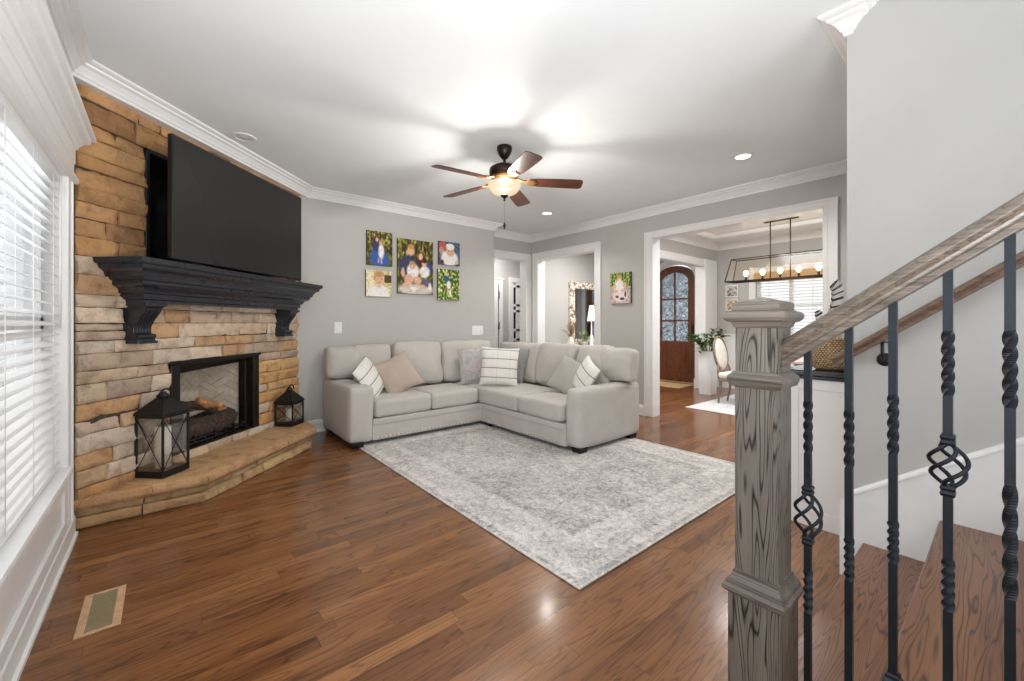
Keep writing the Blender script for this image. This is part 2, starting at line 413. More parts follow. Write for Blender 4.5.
# baseboards
BB = [(0, 0), (0.028, 0), (0.028, 0.018), (0.017, 0.024), (0.017, 0.11), (0.012, 0.118), (0.012, 0.13), (0.004, 0.14), (0, 0.14)]
struct(B().sweep([(-0.42, -1.5), (-0.42, 3.53)], BB).obj('baseboard_left', M['white']))
struct(B().sweep([(1.17, 5.11), (3.91, 5.11), (3.91, 5.432)], BB).obj('baseboard_back', M['white']))
struct(B().sweep([(4.98, 3.885), (4.98, 3.165)], BB).obj('baseboard_right', M['white']))
struct(B().sweep([(4.98, 1.055), (4.98, 0.52), (2.6, 0.52)], BB).obj('baseboard_stair', M['white']))
struct(B().sweep([(8.35, 4.0), (8.35, 3.84), (7.98, 3.84)], BB).sweep([(5.12, 5.62), (8.35, 5.62), (8.35, 5.2)], BB).obj('baseboard_foyer', M['white']))
# dining wainscot with chair rail on far wall
b = B(); b.box((8.33, 0.4, 0), (8.35, DWY0 - .1, 1.0)).box((8.33, DWY0 - .1, 0), (8.35, DWY1 + .1, 0.86)).box((8.33, DWY1 + .1, 0), (8.35, 3.72, 1.0)).box((8.30, DWY1 + .11, 1.0), (8.35, 3.72, 1.04)).box((8.30, 0.4, 1.0), (8.35, DWY0 - .11, 1.04)).box((8.31, 0.4, 0), (8.33, 3.72, 0.15))
struct(b.obj('trim_4', M['white']), 'white wainscot with chair rail in the dining room')

def casing(name, axis, c, a0, a1, zt, w=0.11, d=0.02, jamb=0.14, label=None, wh=None):
    hh_ = w if wh is None else wh
    zo = zt + hh_
    """cased opening: axis 'X' wall face at x=c facing -X, axis 'Y' wall face at y=c facing -Y; jamb lines the wall thickness"""
    b = B()
    def bx(p0, p1, q0, q1, z0, z1):
        if axis == 'X': b.box((p0, q0, z0), (p1, q1, z1))
        else: b.box((q0, p0, z0), (q1, p1, z1))
    for f0, f1 in ((c - d, c), (c + jamb, c + jamb + d)):
        bx(f0, f1, a0 - w, a0, 0, zo); bx(f0, f1, a1, a1 + w, 0, zo); bx(f0, f1, a0, a1, zt, zo)
    e = 0.012 # raised outer edge
    bx(c - d - e, c - d, a0 - w, a0 - w + 0.022, 0, zo); bx(c - d - e, c - d, a1 + w - 0.022, a1 + w, 0, zo)
    bx(c - d - e, c - d, a0 - w + .022, a1 + w - .022, zo - 0.022, zo)
    bx(c - d - .004, c - d, a0 - 0.03, a0 - .012, 0, zt + .03); bx(c - d - .004, c - d, a1 + .012, a1 + 0.03, 0, zt + .03)
    bx(c - d - .004, c - d, a0 - .012, a1 + .012, zt + .012, zt + .03)
    t = 0.012
    bx(c - d, c + jamb + d, a0, a0 + t, 0, zt); bx(c - d, c + jamb + d, a1 - t, a1, 0, zt); bx(c - d, c + jamb + d, a0, a1, zt - t, zt)
    return struct(b.obj(name, M['white'], bevel=0.003, seg=1), label)
casing('trim_5', 'X', 4.98, 1.17, 3.05, 2.39, wh=0.075, label='white casing of the dining room opening')
casing('trim_6', 'X', 4.98, 4.0, 5.26, 2.355, label='white casing of the foyer opening')
casing('trim_7', 'Y', 5.45, 4.0, 4.865, 2.35, jamb=0.13, label='white casing of the hall doorway')
# beam casing across dining / foyer line, with pilaster on the far stub
b = B(); b.box((5.14, 3.70, 2.335), (7.95, 3.72, 2.46)).box((5.12, 3.70, 2.325), (7.95, 3.86, 2.345)).box((5.14, 3.84, 2.335), (7.95, 3.86, 2.46))
b.box((7.82, 3.68, 0), (7.95, 3.88, 2.46)).box((7.95, 3.69, 0), (8.33, 3.72, 2.46)).box((7.80, 3.66, 0), (7.97, 3.90, 0.18))
struct(b.obj('trim_8', M['white'], bevel=0.004, seg=1), 'white cased beam and pilaster between dining room and foyer')

# ------------------------------------------------------------------ left window, trims, blind
w1 = sempty('window_1', (-0.50, (WY0 + WY1) / 2, 1.25), 'double-hung window behind the white blind')
b = B(); hy = (WY1 - WY0) / 2; z0, z1 = WZ0 - 1.25, WZ1 - 1.25
for ya, yb, za, zb in ((-hy, -hy + .07, z0, z1), (hy - .07, hy, z0, z1), (-hy, hy, z0, z0 + .06), (-hy, hy, z1 - .06, z1), (-.04, .04, z0, z1), (-hy, hy, -.03, .03)):
    b.box((-0.03, ya, za), (0.01, yb, zb))
b.obj('window_frame', M['white'], w1)
B().box((-0.014, -hy + .02, z0 + .02), (-0.008, hy - .02, z1 - .02)).obj('pane', M['glass'], w1)
# window casing: side stiles, stool, apron panel, head with crown
b = B()
for ya, yb in ((WY1, WY1 + .11), (WY0 - .11, WY0)):
    b.box((-0.42, ya, 0.14), (-0.40, yb, WZ1)); b.box((-0.42, ya + .088 if ya > 2 else ya, 0.14), (-0.393, yb if ya > 2 else ya + .022, WZ1))
b.box((-0.556, WY0 + .012, WZ0 + .001), (-0.38, WY1 - .012, WZ0 + .014)); b.box((-0.42, WY0, WZ0 - .025), (-0.38, WY1, WZ0 + .001))                    # stool
b.box((-0.42, WY0, 0.14), (-0.402, WY1, 0.20)).box((-0.42, WY0, 0.37), (-0.402, WY1, 0.43)).box((-0.42, WY1 - .09, 0.20), (-0.402, WY1, 0.37))
b.box((-0.42, WY0, 0.20), (-0.413, WY1 - .09, 0.37))
b.box((-0.558, WY1 - .012, WZ0 + .001), (-0.40, WY1 - .0005, WZ1 - .0005)).box((-0.558, WY0 + .0005, WZ0 + .001), (-0.40, WY0 + .012, WZ1 - .0005)).box((-0.558, WY0 + .012, WZ1 - .012), (-0.40, WY1 - .012, WZ1 - .0005))
struct(b.obj('trim_9', M['white'], bevel=0.003, seg=1), 'white window casing and apron panel')
HP = [(0, 2.04), (.03, 2.04), (.042, 2.05), (.042, 2.07), (.03, 2.08), (.025, 2.09), (.025, 2.15), (.03, 2.155), (.03, 2.235), (.038, 2.24), (.042, 2.255), (.06, 2.28), (.084, 2.295), (.09, 2.315), (.107, 2.32), (.107, 2.345), (0, 2.35)]
b = B(); b.sweep([(-0.42, WY0 - .13), (-0.42, WY1 + .115), (-0.55, WY1 + .115)], HP)
struct(b.obj('trim_10', M['white']), 'white moulded window head')
bl = thing('window_blind', 'white slatted blind hanging in the left window', 'blind', (-0.455, (WY0 + WY1) / 2, WZ0 + .014))
b = B(); L = WY1 - WY0 - 0.034
pitch = 0.051; nsl = 29
for i in range(nsl):
    z = 0.06 + i * pitch; ang = math.radians(24)
    Mx = Matrix.Translation((0, 0, z)) @ Matrix.Rotation(ang, 4, 'Y')
    b.rings([[Mx @ Vector((x, y, zz)) for x, zz in ((-.026, 0), (-.013, .0035), (.013, .0035), (.026, 0), (.026, .002), (.013, .0055), (-.013, .0055), (-.026, .002))] for y in (-L/2, L/2)])
b.obj('slats', M['white'], bl)
B().box((-.03, -L/2, 1.53), (.03, L/2, 1.585)).obj('head_rail', M['white'], bl)
B().box((-.025, -L/2, .005), (.025, L/2, .03)).obj('bottom_rail', M['white'], bl, bevel=.003)
for k in range(5):
    y = -L/2 + 0.17 + k * (L - .34) / 4
    b = B()
    for dx in (-.025, .025): b.tube([(dx, y, 0.02), (dx, y, 1.55)], 0.0016, 5)
    b.obj('ladder_cord', M['white'], bl)
b = B(); b.tube([(.034, L/2 - .06, 0.75), (.034, L/2 - .06, 1.55)], 0.005, 6); b.obj('tilt_wand', M['white'], bl)

# ------------------------------------------------------------------ corner fireplace (local x along the face, local -y into the room)
FP_LOC = (0.370, 4.340, 0.0); FP_R = PI / 4
fp = thing('fireplace', 'corner fireplace of stacked tan ledge stone with raised hearth', 'fireplace', FP_LOC, FP_R)
def fl(x, y, z=0):   # world -> fireplace local
    dx, dy = x - FP_LOC[0], y - FP_LOC[1]; c = math.sqrt(.5)
    return ((dx + dy) * c, (-dx + dy) * c, z)
rs = random.Random(21)
TAN = [(190, 150, 108), (182, 142, 100), (170, 130, 92), (200, 164, 122), (158, 120, 86), (186, 146, 106)]
PALE = [(214, 196, 178), (206, 188, 170), (198, 178, 160), (220, 206, 190), (192, 174, 158), (210, 190, 168)]
MID = [(208, 172, 136), (212, 180, 148), (204, 166, 128)]
OCH = [(208, 166, 118), (200, 156, 108), (214, 178, 132)]
HT = None
def stone_tone(x, z):
    if HT: return lin([v * rs.uniform(.96, 1.04) for v in rs.choice(HT)])
    if z > 1.62: s = TAN
    elif z > 1.0: s = PALE + MID[:1]
    elif x > 0.55 and z < 0.85: s = OCH
    elif x < -0.5 and z < 0.75: s = PALE[:4] + MID + TAN[:2]
    else: s = PALE
    c = rs.choice(s); k = rs.uniform(.93, 1.07)
    return lin([min(255, v * k * 1.05) for v in c])
def stone_block(b, x0, x1, z0, z1, yf, fn=lambda x, y, z: (x, y, z), depth=.05, nx=None, top=False):
    """rough ledge stone: front grid with worn edges; fn maps local (along, out, up)"""
    nx = nx or max(3, int((x1 - x0) / .035)); nz = 4; sd = rs.uniform(0, 99)
    b.col = stone_tone((x0 + x1) / 2, (z0 + z1) / 2); b.smooth = True
    sl = rs.uniform(-.008, .008); sk = rs.uniform(-.02, .02)
    def f(u, v):
        x = x0 + (x1 - x0) * u; z = z0 + (z1 - z0) * v
        eu = min(u, 1 - u) * (x1 - x0); ev = min(v, 1 - v) * (z1 - z0); e = min(eu, ev)
        y = yf + sl * (u - .5) + sk * (v - .5) - noise.noise((x * 9 + sd, z * 14, sd)) * .014 - noise.noise((x * 26, z * 40 + sd, 3)) * .008
        y += (.011 if e < 1e-6 else (.002 if e < .012 else 0))
        w = noise.noise((x * 12 + sd, z * 5, 7)) * .005
        if e < 1e-6: z += w * (1 if .01 < v < .99 else .8); x += noise.noise((z * 20 + sd, 5, x * 5)) * .004
        return fn(x, y, z)
    # warp columns so the rims stay narrow
    us = [0, .012 / max(.05, x1 - x0)] + [i / nx for i in range(1, nx)] + [1 - .012 / max(.05, x1 - x0), 1]
    vs_ = [0, .13] + [.37, .63] + [.87, 1]
    pts = [f(u, v) for v in vs_ for u in us]; n = len(us)
    fs = [(j*n+i, j*n+i+1, (j+1)*n+i+1, (j+1)*n+i) for j in range(len(vs_)-1) for i in range(n-1)]
    b.add(pts, fs)
    b.smooth = False
    def rim(seq): # side walls back to depth
        fr = [f(u, v) for u, v in seq]
        def bk(u, v):
            x = x0 + (x1-x0)*u; z = z0 + (z1-z0)*v; return fn(x, yf + depth, z)
        b.rings([fr, [bk(u, v) for u, v in seq]], cap=False, closed=False)
    rim([(u, 0) for u in us]); rim([(u, 1) for u in us]); rim([(0, v) for v in vs_]); rim([(1, v) for v in vs_])
    b.col = None
FBX0, FBX1, FBZ0, FBZ1 = -.48, .456, .255, .955
NX0, NX1, NZ0, NZ1 = -.67, .67, 1.66, 2.475
XL, XR = -1.095, 1.09
b = B()
def courses(za, zb, gaps):
    z = za
    n = max(1, round((zb - za) / .10)); hs = [rs.uniform(.7, 1.3) for _ in range(n)]; k = (zb - za) / sum(hs)
    for h in hs:
        z1_ = z + h * k
        for xa, xb in gaps:
            x = xa
            while x < xb - .01:
                w = rs.choice([.15, .19, .24, .3, .36, .44]) * rs.uniform(.85, 1.15)
                if xb - x - w < .11: w = xb - x
                if h * k > .085 and w > .2 and rs.random() < .16:   # two thin stones stacked
                    zm = z + h*k*rs.uniform(.4, .6)
                    stone_block(b, x + .003, x + w - .003, z + .003, zm - .003, -rs.uniform(.0, .02)); stone_block(b, x + .003, x + w - .003, zm + .003, z1_ - .003, -rs.uniform(.0, .02))
                else: stone_block(b, x + .002, x + w - .002, z + .002, z1_ - .002, -rs.uniform(.0, .024))
                x += w
        z = z1_
courses(.155, FBZ0, [(XL, XR)]); courses(FBZ0, FBZ1, [(XL, FBX0), (FBX1, XR)])
courses(FBZ1, NZ0, [(XL, XR)]); courses(NZ0, NZ1, [(XL, NX0), (NX1, XR)]); courses(NZ1, 2.72, [(XL, XR)])
b.obj('stone_facing', M['stone'], fp, vcol=True)
b = B() # masonry behind the stones
for xa, xb, za, zb in ((XL - .01, FBX0, .16, 2.77), (FBX1, XR + .01, .16, 2.77), (FBX0, FBX1, 0, FBZ0), (FBX0, FBX1, FBZ1, NZ0)):
    if zb == 2.77:
        x_in = NX0 if xa < 0 else NX1
        b.box((xa, .012, za), (xb, .06, NZ0))
        b.box((min(xa, x_in) if xa < 0 else x_in, .012, NZ0), (x_in if xa < 0 else xb, .06, NZ1))
    else: b.box((xa, .012, za), (xb, .06, zb))
b.box((XL - .01, .012, NZ1), (XR + .01, .06, 2.77))
b.obj('mortar_backing', M['mortar'], fp)
# niche
b = B(); d = .42; t = .012
for (p, q) in (((NX0, -.005, NZ0), (NX0 + .03, d, NZ1)), ((NX1 - .03, -.005, NZ0), (NX1, d, NZ1)), ((NX0, -.005, NZ1 - .03), (NX1, d, NZ1)), ((NX0, -.005, NZ0), (NX1, d, NZ0 + .012)), ((NX0, d, NZ0), (NX1, d + .02, NZ1)),
    ((NX0 + .03, .03, NZ0), (NX0 + .05, .05, NZ1 - .03)), ((NX1 - .05, .03, NZ0), (NX1 - .03, .05, NZ1 - .03))): b.box(p, q)
b.obj('niche_lining', M['niche'], fp, bevel=.003, seg=1)
# firebox lining: cream herringbone brick panels, splayed sides
def herring_mat():
    t = NT('herringbone_firebrick'); x, y, z = t.sep(t.coord())
    a = t.math('MULTIPLY', t.math('ADD', t.math('ADD', x, y), z), 7.07); c = t.math('MULTIPLY', t.math('SUBTRACT', t.math('ADD', x, y), z), 7.07)
    # herringbone: alternate strips of each diagonal
    fa, fc = t.math('FRACT', a), t.math('FRACT', c)
    ck = t.math('MODULO', t.math('ADD', t.math('FLOOR', a), t.math('ADD', t.math('FLOOR', c), 100.0)), 2.0)
    la = t.math('LESS_THAN', t.math('MINIMUM', fa, t.math('ABSOLUTE', t.math('SUBTRACT', fa, .5))), .035)
    lc = t.math('LESS_THAN', t.math('MINIMUM', fc, t.math('ABSOLUTE', t.math('SUBTRACT', fc, .5))), .035)
    ck = t.math('LESS_THAN', ck, .5)
    l = t.math('ADD', t.math('MULTIPLY', la, ck), t.math('MULTIPLY', lc, t.math('SUBTRACT', 1.0, ck)))
    n = t.noise(t.coord(), 14, 4)
    c0 = t.ramp(n, [(.3, (206, 192, 172)), (.7, (232, 220, 202))])
    t.set(t.mix(t.math('MULTIPLY', l, .55), c0, lin((150, 136, 120))), .85); t.bump(t.math('SUBTRACT', n, l), .3, .006); return t.m
M['herring'] = herring_mat()
b = B(); D_ = .46
bx0, bx1 = -.30, .28 # back width
z0, z1 = FBZ0, FBZ1 + .1
def quad(p, q, r, s): b.add([p, q, r, s], [(0, 1, 2, 3)])
def slab(p, q, nx, ny, t=.03):
    b.rings([[(p[0], p[1], z0), (q[0], q[1], z0), (q[0] + nx*t, q[1] + ny*t, z0), (p[0] + nx*t, p[1] + ny*t, z0)], [(p[0], p[1], z1), (q[0], q[1], z1), (q[0] + nx*t, q[1] + ny*t, z1), (p[0] + nx*t, p[1] + ny*t, z1)]])
slab((FBX0 + .05, .06), (bx0, D_), -1, 0); slab((bx0, D_), (bx1, D_), 0, 1); slab((bx1, D_), (FBX1 - .05, .06), 1, 0)
b.obj('firebox_lining', M['herring'], fp)
B().box((FBX0 + .02, .03, FBZ0 - .03), (FBX1 - .02, D_ + .02, FBZ0)).obj('firebox_floor', plain('sooty_firebrick', (70, 62, 56), .9, var=.2), fp)
# black steel surround frame
b = B()
fw = .075
b.box((FBX0, -.012, FBZ0), (FBX0 + fw, .07, FBZ1)).box((FBX1 - fw, -.012, FBZ0), (FBX1, .07, FBZ1)).box((FBX0, -.012, FBZ1 - .03), (FBX1, .07, FBZ1))
b.rings([[(FBX0 + fw, .03, FBZ1 - .03), (FBX0 + fw, .10, FBZ1 - .03), (FBX0 + fw, .10, FBZ1 - .10), (FBX0 + fw, .05, FBZ1 - .10)], [(FBX1 - fw, .03, FBZ1 - .03), (FBX1 - fw, .10, FBZ1 - .03), (FBX1 - fw, .10, FBZ1 - .06), (FBX1 - fw, .05, FBZ1 - .06)]])
b.box((FBX0 - .014, -.02, FBZ1 - .012), (FBX1 + .014, -.005, FBZ1 + .012))
b.box((FBX0 + fw, -.0, FBZ0), (FBX1 - fw, .03, FBZ0 + .012))
b.box((FBX0 + fw, .05, FBZ0), (FBX0 + fw + .03, .12, FBZ1 - .05)).box((FBX1 - fw - .03, .05, FBZ0), (FBX1 - fw, .12, FBZ1 - .05))
b.obj('firebox_frame', plain('brown_black_steel', (44, 38, 36), .38, metal=.6, var=.15), fp, bevel=.003, seg=1)
# hearth
HZ, HS = .128, .2
front = [fl(-.4185, 3.575), fl(.22, 3.575), fl(1.15, 4.485), fl(1.155, 5.09)]
b = B(); b.prism([(p[0], p[1]) for p in (fl(-.38, 3.64), fl(.20, 3.63), fl(1.10, 4.51), fl(1.10, 5.05))], 0, HZ + .03); hc = b.obj('hearth_core', M['mortar'], fp)
b = B(); HT = [(210, 178, 138), (216, 186, 148), (202, 168, 128), (208, 172, 130)]
def along(p, q):
    p, q = Vector(p), Vector(q); d = (q - p); Ld = d.length; d.normalize(); n = Vector((-d.y, d.x, 0))
    return Ld, (lambda x, y, z: tuple(p + d * x + n * y + Vector((0, 0, z))))
for k in range(3):
    Ld, fn = along(front[k], front[k+1]); z = 0
    for h in (.074, .054):
        x = 0
        while x < Ld - .01:
            w = rs.choice([.2, .28, .36, .44]) * rs.uniform(.85, 1.15)
            if Ld - x - w < .14: w = Ld - x
            stone_block(b, x + .003, x + w - .003, z + .002, z + h - .002, .022, fn, depth=.06); x += w
        z += h
b.obj('hearth_base', M['stone'], fp, vcol=True)
b = B() # slab flags
fr = [fl(-.418, 3.555), fl(.228, 3.552), fl(1.172, 4.475), fl(1.172, 5.095)]
bk = [fl(-.385, 3.60), fl(-.10, 3.85), fl(.86, 4.81), fl(1.12, 5.07)]
def lerp(p, q, t): return (p[0] + (q[0]-p[0])*t, p[1] + (q[1]-p[1])*t)
fpar = [(0, .0), (0, .55), (1, .0), (1, .33), (1, .66), (2, .0), (2, 1.0)]
flag = []
for k, t_ in fpar: flag.append((lerp(fr[k], fr[k+1], t_), lerp(bk[k], bk[k+1], t_)))
for (f0, b0), (f1, b1) in zip(flag[:-1], flag[1:]):
    b.col = lin(rs.choice([(212, 172, 130), (218, 182, 144), (206, 164, 122), (214, 176, 136)])); b.smooth = True
    N_ = 14; sd = rs.uniform(0, 50)
    def f(u, v, f0=f0, b0=b0, f1=f1, b1=b1):
        g = .004
        u2 = g*2 + (1 - g*4)*u
        p = lerp(lerp(f0, f1, u2), lerp(b0, b1, u2), v)
        e = min(v * .45, min(u, 1-u) * .4)
        z = HS + noise.noise((p[0]*7, p[1]*7, sd)) * .004 - (.008 if e < .001 else (.002 if e < .02 else 0))
        return (p[0] + noise.noise((p[0]*9, p[1]*9, 1))*.004, p[1] + noise.noise((p[0]*14, 2, p[1]*9))*.007, z)
    us = [0, .02] + [i/N_ for i in range(1, N_)] + [.98, 1]; vs_ = [0, .04] + [i/8 for i in range(1, 8)] + [1]
    n = len(us); b.add([f(u, v) for v in vs_ for u in us], [(j*n+i, j*n+i+1, (j+1)*n+i+1, (j+1)*n+i) for j in range(len(vs_)-1) for i in range(n-1)])
    top = [f(u, 0) for u in us]
    mid = [(p[0], p[1] - .006 + noise.noise((p[0]*20, p[1]*20, 4))*.007, p[2] - .03) for p in top]
    low = [(p[0], p[1] + .004, HZ + .004) for p in top]; inn = [(p[0], p[1] + .08, HZ + .004) for p in top]
    b.rings([top, mid, low, inn], cap=False, closed=False)
    b.smooth = False
    for u in (0, 1):
        s = [f(u, v) for v in vs_]; b.rings([s, [(p[0], p[1], HZ + .004) for p in s]], cap=False, closed=False)
b.obj('hearth_slab', M['stone'], fp, vcol=True)
# mantel
man = B()
MP = [(-.06, 1.385), (0, 1.385), (0.0, 1.402), (.014, 1.408), (.016, 1.44), (.03, 1.446), (.036, 1.462), (.05, 1.48), (.075, 1.492), (.082, 1.50), (.082, 1.52), (.098, 1.526), (.104, 1.55), (.12, 1.575), (.146, 1.592), (.152, 1.604), (.152, 1.618), (.168, 1.622), (.174, 1.632), (.174, 1.658), (-.06, 1.658)]
man.sweep([(-.835, .0), (-.835, -.162), (.845, -.162), (.845, .0)], [(o, z) for o, z in MP], side=1)
man.box((-.79, -.11, 1.386), (.80, -.0, 1.656))
mo = man.obj('mantel', M['mantel'], fp)
for xc in (-.762, .762):
    b = B()
    S = [(0, 1.386), (-.178, 1.386), (-.178, 1.362), (-.165, 1.352)]
    for i in range(11):   # S scroll
        u = i / 10; S.append((-.158 + .078 * (1 - math.cos(u * PI)) / 2 + (.018 * math.sin(u * PI)), 1.345 - .165 * u))
    S += [(-.115, 1.172), (-.118, 1.155), (-.105, 1.142), (-.112, 1.13), (-.112, 1.112), (0, 1.112)]
    b.extr(S, lambda p, a: (xc + a, p[0], p[1]), -.062, .062)
    b.box((xc - .074, -.186, 1.362), (xc + .074, 0, 1.386)).box((xc - .07, -.12, 1.112), (xc + .07, 0, 1.128))
    for i in range(5): # reeded face
        xx = xc - .04 + i * .02
        b.tube([(xx, q[0] - .001, q[1]) for q in S[4:15]], .006, 6)
    b.obj('corbel', M['mantel'], mo, bevel=.002, seg=1)
# television
tv = thing('television', 'large flat black television mounted over the mantel', 'television', (FP_LOC[0] + .27 * .7071 - .02 * .7071, FP_LOC[1] - .27 * .7071 - .02 * .7071, 1.684), FP_R)
b = B(); W2, Ht = .733, .842
scr = NT('dark_screen'); scr.set(lin((34, 35, 36)), .22, spec=.4)
B().box((-W2, -.012, 0), (W2, .022, Ht)).box((-W2 + .25, .02, .06), (W2 - .25, .06, .42)).obj('casing', M['black'], tv, bevel=.004)
B().box((-W2 + .008, -.0135, .014), (W2 - .008, -.011, Ht - .008)).obj('screen', scr.m, tv)
b = B(); b.box((-.25, .05, .15), (.25, .075, .55)).box((-.03, .07, .2), (.03, .66, .26)).box((-.03, .07, .42), (.03, .66, .48)).box((-.2, .64, .1), (.2, .675, .6)); b.obj('wall_bracket', M['black'], tv)
for pts_, r_ in (([(.50, .0, .0), (.56, -.02, -.018), (.60, -.04, -.006), (.66, -.05, -.02), (.70, -.02, -.021)], .006), ([(-.55, .03, -.0), (-.4, -.01, -.02), (-.2, .0, -.021), (.1, .02, -.02)], .005)):
    b = B(); b.tube(pts_, r_, 6); b.obj('cable', M['niche'], tv)
# gas log set
lg = thing('gas_log_set', 'charred ceramic log set on a dark grate in the firebox', 'fire logs', (FP_LOC[0] - .235*.7071, FP_LOC[1] + .235*.7071, FBZ0), FP_R)
bark = plain('charred_bark', (62, 50, 42), .95, var=.45, scale=50, bump=.8, bscale=60); split_ = plain('pale_split_wood', (168, 120, 76), .9, var=.3, scale=18, bump=.6, bscale=50)
def log(p, q, r, mat, sd):
    b = B(); p, q = Vector(p), Vector(q); n = 14; d = (q-p).normalized(); a = d.cross(Vector((0,0,1))).normalized(); c = d.cross(a); R_ = []
    for i in range(n + 1):
        u = i/n; o = p.lerp(q, u) + Vector((0, 0, .012*math.sin(u*7 + sd)))
        R_.append([o + (a*math.cos(t) + c*math.sin(t)) * r * (1 + .28*noise.noise((u*5 + sd, math.cos(t)*1.5, math.sin(t)*1.5 + sd))) * (.75 if i in (0, n) else 1) for t in [2*PI*k/12 for k in range(12)]])
    b.smooth = True; b.rings(R_); return b.obj('log', mat, lg)
log((-.34, -.13, .12), (.25, -.13, .13), .082, bark, 1); log((-.30, .03, .12), (.24, .05, .13), .058, bark, 2)
log((-.24, .06, .36), (.10, -.10, .235), .036, bark, 3); log((-.04, .04, .29), (.19, -.12, .225), .034, split_, 4); log((-.28, -.10, .24), (-.08, .08, .28), .035, bark, 5)
log((-.05, -.06, .33), (.13, -.12, .25), .030, split_, 8)
b = B()
for i in range(7): x = -.34 + i*.105; b.tube([(x, -.20, .0), (x, -.20, .09), (x, -.185, .045), (x, .10, .045), (x, .10, 0)], .008, 6)
for z in (.03, .06): b.tube([(-.36, -.20, z), (.32, -.20, z)], .008, 6)
b.obj('grate', M['black'], lg)
b = B(); b.smooth = True
for i in range(60):
    x, y = rs.uniform(-.36, .32), rs.uniform(-.19, .05); s = rs.uniform(.014, .028); b.lathe([(0, -s*.6), (s*.9, -s*.2), (s, .1*s), (s*.6, s*.5), (0, s*.7)], (x, y, rs.uniform(.02, .075)), 6)
e = b.obj('embers', bark, lg); e['kind'] = 'stuff'

# lanterns and candles
def lantern(name, label, loc, half, hb, hr, hring, group):
    t = thing(name, label, 'lantern', loc, FP_R, group)
    h = half; p = half * .09 + .004
    b = B(); b.box((-h, -h, 0), (h, h, .03)).box((-h + .008, -h + .008, .03), (h - .008, h - .008, .042))
    b.obj('base', M['black'], t, bevel=.003, seg=1)
    b = B()
    for sx in (-1, 1):
        for sy in (-1, 1): b.box((sx*h - (p if sx > 0 else 0), sy*h - (p if sy > 0 else 0), .03), (sx*h + (p if sx < 0 else 0), sy*h + (p if sy < 0 else 0), hb))
    b.box((-h, -h, hb - .02), (h, -h + p, hb)).box((-h, h - p, hb - .02), (h, h, hb)).box((-h, -h, hb - .02), (-h + p, h, hb)).box((h - p, -h, hb - .02), (h, h, hb))
    b.obj('frame', M['black'], t, bevel=.002, seg=1)
    b = B(); c = h - p/2
    for s in (-1, 1):
        for k in (-1, 1):
            b.tube([(-c*k, s*c, .04), (c*k, s*c, hb - .02)], .0025, 5); b.tube([(s*c, -c*k, .04), (s*c, c*k, hb - .02)], .0025, 5)
    b.obj('cross_wire', M['black'], t)
    b = B(); g = c - .003
    for s in (-1, 1):
        b.box((-g, s*g - .001, .04), (g, s*g + .001, hb - .02)); b.box((s*g - .001, -g, .04), (s*g + .001, g, hb - .02))
    b.obj('pane', M['glass'], t)
    b = B(); b.sq([(hb - .004, h*1.04), (hb + .012, h*1.05), (hb + .02, h*1.0), (hb + .012 + (hr - hb)*.6, h*.48), (hr, h*.16)])
    b.lathe([(h*.34, hr - .012), (h*.36, hr + .004), (h*.2, hr + .02), (h*.18, hr + .03), (0, hr + .034)], (0, 0, 0), 16)
    b.obj('roof', M['black'], t, bevel=.002, seg=1)
    b = B(); R_ = h*.42
    b.tube([(R_*math.cos(a_), -.02 - R_*.55*(1 - math.sin(a_))*0, hr + .008 + (hring - hr)*math.sin(a_)) for a_ in [PI*i/14 for i in range(15)]], .006, 8)
    b.obj('handle', M['black'], t)
    return t
wax = NT('cream_wax'); wax.set(lin((240, 236, 222)), .5); wax.p.inputs['Subsurface Weight'].default_value = 0.0
def candle(label, loc, r, h):
    t = thing('pillar_candle', label, 'candle', loc)
    b = B(); b.lathe([(0, 0), (r, 0), (r, h - .004), (r - .004, h), (r*.6, h - .006), (0, h - .008)], seg=28); b.obj('wax', wax.m, t)
    b = B(); b.tube([(0, 0, h - .008), (.002, 0, h + .012)], .0015, 5); b.obj('wick', M['black'], t)
    return t
lantern('lantern', 'tall black metal lantern on the hearth left of the firebox', (-.010, 3.792, HS + .004), .105, .42, .538, .578, 'lanterns on the hearth')
candle('tall cream pillar candle inside the tall lantern', (-.010, 3.792, HS + .0465), .046, .285)
lantern('lantern', 'small black metal lantern on the hearth right of the firebox', (0.99, 4.775, HS + .004), .098, .235, .355, .40, 'lanterns on the hearth')
candle('short cream pillar candle inside the small lantern', (0.99, 4.775, HS + .0465), .036, .13)

# ------------------------------------------------------------------ sectional sofa (local origin = world 1.40, 2.58)
SX, SY = 1.41, 2.58
sofa = thing('sectional_sofa', 'light grey fabric corner sofa with nailhead trim', 'sofa', (SX, SY, 0))
def so(b, a, c, **k):   # world box -> local rounded box
    ctr = [(a[i] + c[i]) / 2 for i in range(3)]; ctr[0] -= SX; ctr[1] -= SY
    return b.rbox(ctr, [c[i] - a[i] for i in range(3)], **k)
XB, YB, XF, YF = 3.97, 5.07, 2.965, 4.15   # rear faces and inner front faces
b = B()
so(b, (1.62, YF, .05), (XB - .02, YB, .27), r=.012, n=6); so(b, (XF, 2.75, .05), (XB - .02, YF + .02, .27), r=.012, n=6)
so(b, (1.63, YF - .008, .205), (XF, YF + .02, .272), r=.01, n=6); so(b, (XF - .008, 2.765, .205), (XF + .02, YF, .272), r=.01, n=6)   # upper front rail
b.obj('base', M['fabric'], sofa)
b = B()
so(b, (1.46, YB - .13, .075), (XB, YB, .66), r=.04, n=6); so(b, (XB - .13, 2.62, .075), (XB, YB, .66), r=.04, n=6)
b.obj('back_frame', M['fabric'], sofa)
def arm(a, c, sd):
    b = B(); so(b, a, c, r=.05, n=10, crown=(.04, .0, .012), wob=.006, seed=sd); return b.obj('arm', M['fabric'], sofa)
